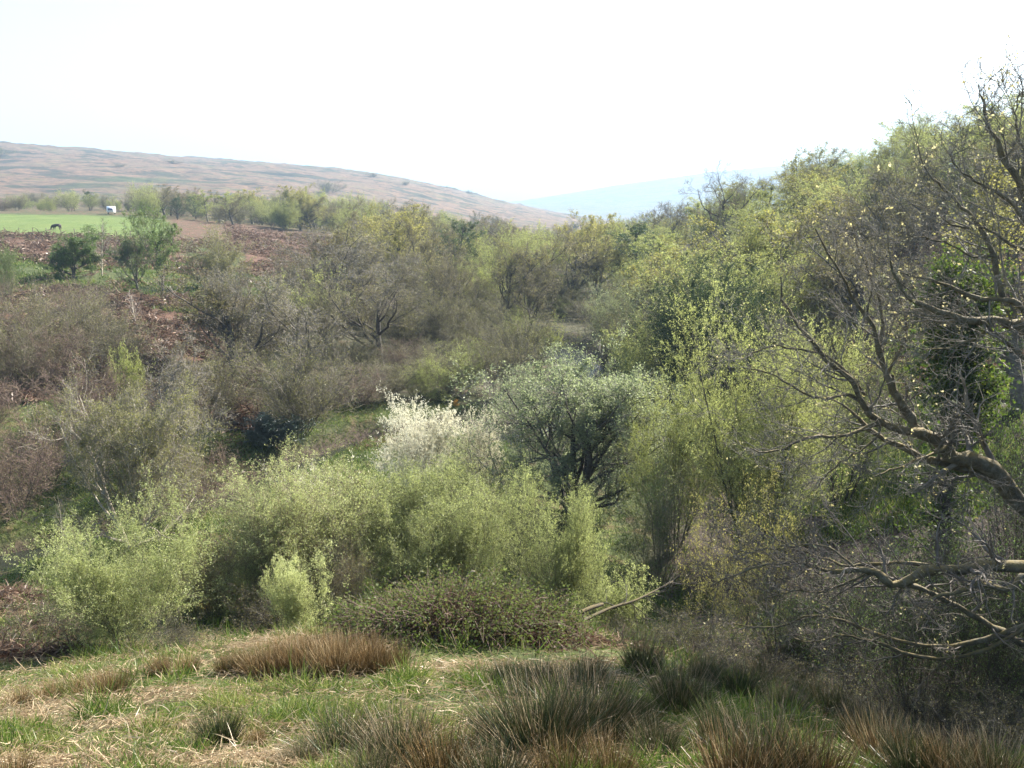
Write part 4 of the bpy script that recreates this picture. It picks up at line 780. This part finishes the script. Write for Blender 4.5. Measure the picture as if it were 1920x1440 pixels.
# gorse in flower
M['gorse'] = leaf_mat("gorse_flower", [(0, (0.35, 0.16, 0.02)), (1, (0.75, 0.42, 0.04))], 0.4)
for i, (px, Y, top, W_, d) in enumerate([(853, 47, 732, 0.5, "small orange-flowered gorse behind the cream-white catkin willow"), (386, 16.5, 1012, 0.35, "tiny orange-flowered gorse right of the left willow bush")]):
    shrub(g(510 + i), 'gorse%d' % i, 'gorse_bush', 1, 10, 40, 'gorse', 2, 0.05, 0.005, 'darkbark', 'greentwig', 0.8, 0.05, 0.02, 0.08, 8); put(rh, 'gorse%d' % i, onground(px, Y), W_ * 0.9, W_, d, 'named', 'bush', 0)
# ------------------------------------------------------------------ caravan, cow, sheep, fence
def simple_mat(name, c, rough=0.5, metal=0.0, nscale=8.0, var=0.15):
    m, t, out = mat_new(name); p = t.nodes.new("ShaderNodeBsdfPrincipled"); p.inputs['Roughness'].default_value = rough; p.inputs['Metallic'].default_value = metal
    t.links.new(ramp(t, noise(t, nscale, 3), [(0.3, tuple(x * (1 - var) for x in c)), (0.7, tuple(min(1, x * (1 + var)) for x in c))]), p.inputs['Base Color']); t.links.new(p.outputs[0], out.inputs[0]); return m
def boxV(cx, cy, cz, sx, sy, sz):
    v = np.array([[a, b, c] for a in (-.5, .5) for b in (-.5, .5) for c in (-.5, .5)]) * [sx, sy, sz] + [cx, cy, cz]
    return v, np.array([[0,1,3,2],[4,6,7,5],[0,4,5,1],[2,3,7,6],[0,2,6,4],[1,5,7,3]])
def loft(prof, xs):
    """outline (y,z) swept along x with per-station scale"""
    n = len(prof); V = np.concatenate([np.stack([np.full(n, x), prof[:, 0] * s, (prof[:, 1] - 1.4) * s + 1.4], -1) for x, s in xs]); F = []
    for k in range(len(xs) - 1):
        for j in range(n): F.append([k * n + j, k * n + (j + 1) % n, (k + 1) * n + (j + 1) % n, (k + 1) * n + j])
    V = np.concatenate([V, V[:n].mean(0)[None], V[-n:].mean(0)[None]]); a = len(V) - 2
    for j in range(n): F.append([j, a, a, (j + 1) % n]) if False else None
    caps = [[a, (j + 1) % n, j, j] for j in range(n)]
    return V, np.array(F)
def caravan():
    p = onground(212, 203); root = empty('caravan', p, R_(-72)); root.scale = (.72, .72, .72); white = simple_mat("white_panel", (0.78, 0.80, 0.82), 0.35); glass = simple_mat("tinted_window", (0.10, 0.09, 0.16), 0.1); blk = simple_mat("tyre", (0.03, 0.03, 0.03), 0.8)
    # side outline (x along, z up), swept across the width: sloped front, rounded roof edges
    ol = [(-2.3, .55), (2.2, .55), (2.45, 1.1), (2.3, 1.9), (2.0, 2.45), (1.4, 2.62), (-1.6, 2.62), (-2.2, 2.45), (-2.45, 1.8), (-2.45, .9)]
    ys = [(-1.1, .94), (-1.02, 1.0), (1.02, 1.0), (1.1, .94)]; V = []; n = len(ol)
    for y, s in ys: V += [[x * s, y, (z - 1.6) * s + 1.6] for x, z in ol]
    F = [[k * n + j, k * n + (j + 1) % n, (k + 1) * n + (j + 1) % n, (k + 1) * n + j] for k in range(3) for j in range(n)]
    for base in (0, 3 * n):       # side walls as quads across the outline
        F += [[base + j, base + j + 1, base + n - 2 - j, base + n - 1 - j] for j in range(n // 2 - 1)]
    mk("body", np.array(V), np.array(F), white, root)
    V, F = boxV(2.42, 0, 1.62, .06, 1.5, .72); mk("window", V, F, glass, root)
    V, F = boxV(-2.47, 0, 1.7, .06, 1.4, .6); mk("window", V, F, glass, root)
    for x in (-1.1, 1.1):
        for y in (-1.12, 1.12): V, F = boxV(x, y, 1.75, 1.1, .04, .5); mk("window", V, F, glass, root)
    for y in (-1.0, 1.0):
        an = np.linspace(0, 2 * np.pi, 17)[:-1]; Q = np.array([[0, y - .1, .33], [0, y + .1, .33]]); V, F = tubes(Q[None], np.array([[.33, .33]]), 16); mk("wheel", V, F, blk, root)
    V, F = boxV(3.0, 0, .55, 1.3, .08, .08); mk("tow_bar", V, F, blk, root)
    THINGS.append([root, "small white touring caravan parked beyond the bright green field", 'named', 212, 203, 'caravan', None])
caravan()
def beast(name, p, rz, s, mat, desc, catg):
    """grazing animal: one continuous skinned body with head lowered, legs and tail"""
    me = bpy.data.meshes.new(name)
    v = [(-.75,0,1.05),(-.4,0,1.1),(.1,0,1.05),(.55,0,1.1),(.9,0,.98),(1.2,0,.62),(1.38,0,.3),(1.5,0,.12),
         (-.72,.2,.75),(-.84,.2,.42),(-.76,.2,.04),(-.72,-.2,.75),(-.78,-.2,.42),(-.70,-.2,.04),
         (.55,.2,.72),(.58,.2,.38),(.55,.2,.04),(.55,-.2,.72),(.66,-.2,.4),(.62,-.2,.04),(-.98,0,1.0),(-1.02,0,.5),(1.22,.2,.5),(1.22,-.2,.5)]
    e = [(1,0),(1,2),(2,3),(3,4),(4,5),(5,6),(6,7),(0,8),(8,9),(9,10),(0,11),(11,12),(12,13),(3,14),(14,15),(15,16),(3,17),(17,18),(18,19),(0,20),(20,21),(5,22),(5,23)]
    rad = [.30,.34,.37,.34,.24,.16,.12,.08,.17,.08,.06,.17,.08,.06,.13,.075,.06,.13,.075,.06,.04,.03,.04,.04]
    me.from_pydata(v, e, []); o = bpy.data.objects.new(name, me); COL.objects.link(o)
    sk = o.modifiers.new("skin", 'SKIN'); 
    for i, q in enumerate(me.skin_vertices[0].data): q.radius = (rad[i], rad[i]); q.use_root = (i == 1)
    sb = o.modifiers.new("sub", 'SUBSURF'); sb.levels = 1; sb.render_levels = 2; me.materials.append(mat)
    dg = bpy.context.evaluated_depsgraph_get(); m2 = bpy.data.meshes.new_from_object(o.evaluated_get(dg)); o.modifiers.clear(); o.data = m2
    if not m2.materials: m2.materials.append(mat)
    for f in m2.polygons: f.use_smooth = True
    o.location = p; o.rotation_euler = (0, 0, rz); o.scale = (s, s * 1.15, s * 0.88); THINGS.append([o, desc, 'named', 960 + FPX * p[0] / float(dbar(p[1])), p[1], catg, None])
if 'me_skin' or True:
    def add_beast(*a):
        beast(*a)
for pz in [1]:
    q = hit(107, 431)
    beast('cow', q, R_(168), 0.85, simple_mat("dark_hide", (0.045, 0.032, 0.028), 0.8), "dark brown cow grazing with head down in the bright green field", "cow")
    q = hit(413, 418)
    beast('sheep', q, R_(20), 0.62, simple_mat("fleece", (0.72, 0.68, 0.55), 0.9), "tiny white sheep at the foot of the far scrub right of the field", "sheep")
def fence():
    root = empty('field_fence', onground(60, 127.5)); o0 = np.array(root.location); wd = simple_mat("fence_wood", (0.16, 0.13, 0.10), 0.9); wr = simple_mat("wire", (0.2, 0.2, 0.2), 0.5, 0.8); tops = []
    for i in range(15):
        px = -40 + i * 26; p = onground(px, 127.5); q = p - o0; V, F = tubes(np.array([[q + [0, 0, -.3], q + [0.03 * math.sin(i * 2.3), 0, .6], q + [0.08 * math.sin(i * 2.3), 0, 1.25]]]), np.full((1, 3), .055), 6); mk("post", V, F, wd, root); tops.append(q)
    for h in (.4, .75, 1.1):
        P = catmull(np.array(tops) + [0, 0, h], 60); V, F = tubes(P[None], np.full((1, 60), .008), 3); mk("wire", V, F, wr, root)
    THINGS.append([root, "thin wooden post and wire fence along the near edge of the green field", 'named', 100, 127, 'fence', None])
fence()
# dark shrubs dotted on the moorland hill
for i, (px, Y, H, W_) in enumerate([(12, 760, 9, 26), (618, 620, 11, 26), (604, 560, 5, 10), (575, 520, 4, 8), (230, 700, 4, 14), (330, 800, 4, 20), (700, 900, 6, 16), (830, 1150, 8, 20), (880, 1200, 7, 16), (60, 300, 6, 12), (760, 860, 5, 14), (640, 500, 4, 9)]):
    put(rt, 'scrub', onground(px, Y), H, W_, "dark scrub patch on the moorland hillside", 'hill', 'bush', 0.3)
# ------------------------------------------------------------------ names and labels
ORD = ["", "second ", "third ", "fourth ", "fifth ", "sixth ", "seventh ", "eighth ", "ninth ", "tenth ", "eleventh ", "twelfth ", "thirteenth ", "fourteenth ", "fifteenth ", "sixteenth ", "seventeenth ", "eighteenth ", "nineteenth ", "twentieth "]
def ordi(i, n): return "leftmost" if i == 0 else ("rightmost" if i == n - 1 else ORD[i] + "from left")
WHERE = dict(valley=("valley wood", [(0, 104, "front"), (104, 124, "middle"), (124, 150, "back"), (150, 9999, "farthest")]),
             hedge=("hedge below the moor", [(0, 225, "front"), (225, 9999, "back")]), far=("distant wood", [(0, 310, "front"), (310, 9999, "back")]),
             slope=("right-hand wood", [(0, 64, "lowest"), (64, 82, "lower"), (82, 105, "upper"), (105, 9999, "skyline")]), slopebare=("brown right-hand slope", [(0, 9999, "")]),
             bank=("bank behind the stream", [(0, 45, "front"), (45, 57, "middle"), (57, 9999, "back")]), leftbank=("left stream bank", [(0, 9999, "")]), leftslope=("red bracken slope at left", [(0, 9999, "")]),
             rightwood=("wood beyond the right edge", [(0, 9999, "")]), gully=("gully edge", [(0, 9999, "")]), pool=("thickets around the pool", [(0, 9999, "")]), slopelow=("undergrowth of the right-hand wood", [(0, 66, "lower"), (66, 9999, "upper")]), tussock=("row", [(0, 5.2, "nearest"), (5.2, 6.4, "second"), (6.4, 99, "back")]), hill=("", [(0, 9999, "")]))
buckets = {}
for e in THINGS:
    o, desc, zone, px, Y, catg, grp = e
    o["category"] = catg
    if zone == 'named': o["label"] = desc; continue
    place, bands = WHERE[zone]; b = next(x[2] for x in bands if x[0] <= Y < x[1]); buckets.setdefault((zone, b, desc), []).append(e)
GRP = dict(gully="thickets at the gully edge", pool="thickets around the pool", slopelow="thickets under the right-hand wood", valley="trees of the valley wood", hedge="bushes of the hedge below the moor", far="trees of the distant wood", slope="trees of the right-hand wood", slopebare="trees of the right-hand wood", bank="thickets on the bank behind the stream",
           leftbank="thickets on the left bank", leftslope="thickets on the left bank", rightwood="trees of the right-hand wood", tussock="rush tussocks on the near slope", hill="scrub dotted on the moorland hill")
for (zone, b, desc), lst in buckets.items():
    lst.sort(key=lambda e: e[3]); n = len(lst); place = WHERE[zone][0]
    for i, e in enumerate(lst):
        pos = ordi(i, n) + (" " if n > 1 else "")
        if n == 1: pos = "only one "
        tail = ("in the " + (b + " " if b else "") + place) if zone not in ('tussock', 'hill') else ("in the " + b + " " + place if zone == 'tussock' else "")
        e[0]["label"] = (desc + ", " + pos + tail).strip(); e[0]["group"] = GRP[zone]

from collections import Counter
print(Counter(e[5] for e in THINGS), Counter(e[0].name.split('.')[0] for e in THINGS).most_common(8))
#END
for lst in PROTO.values():
    for root, zt, rad, used in lst:
        if not used:
            for ch in list(root.children): bpy.data.objects.remove(ch)
            bpy.data.objects.remove(root)
#HAZE
def haze():
    m, t, out = mat_new("haze"); v = t.nodes.new("ShaderNodeVolumePrincipled")
    v.inputs['Color'].default_value = (0.42, 0.62, 0.84, 1); v.inputs['Density'].default_value = HAZE_DENSITY
    v.inputs['Anisotropy'].default_value = 0.1
    t.links.new(v.outputs[0], out.inputs['Volume'])
    x, y0, y1, z0, z1 = 12500, -120, 6700, -120, 560
    V = np.array([[a, b, c] for a in (-x, x) for b in (y0, y1) for c in (z0, z1)])
    F = np.array([[0,1,3,2],[4,6,7,5],[0,4,5,1],[2,3,7,6],[0,2,6,4],[1,5,7,3]])
    o = mk("haze", V, F, m); o["kind"] = "stuff"
haze()
print("script s", time.time() - T00, len(THINGS), sum(len(o.data.polygons) for o in bpy.data.objects if o.type=="MESH"))
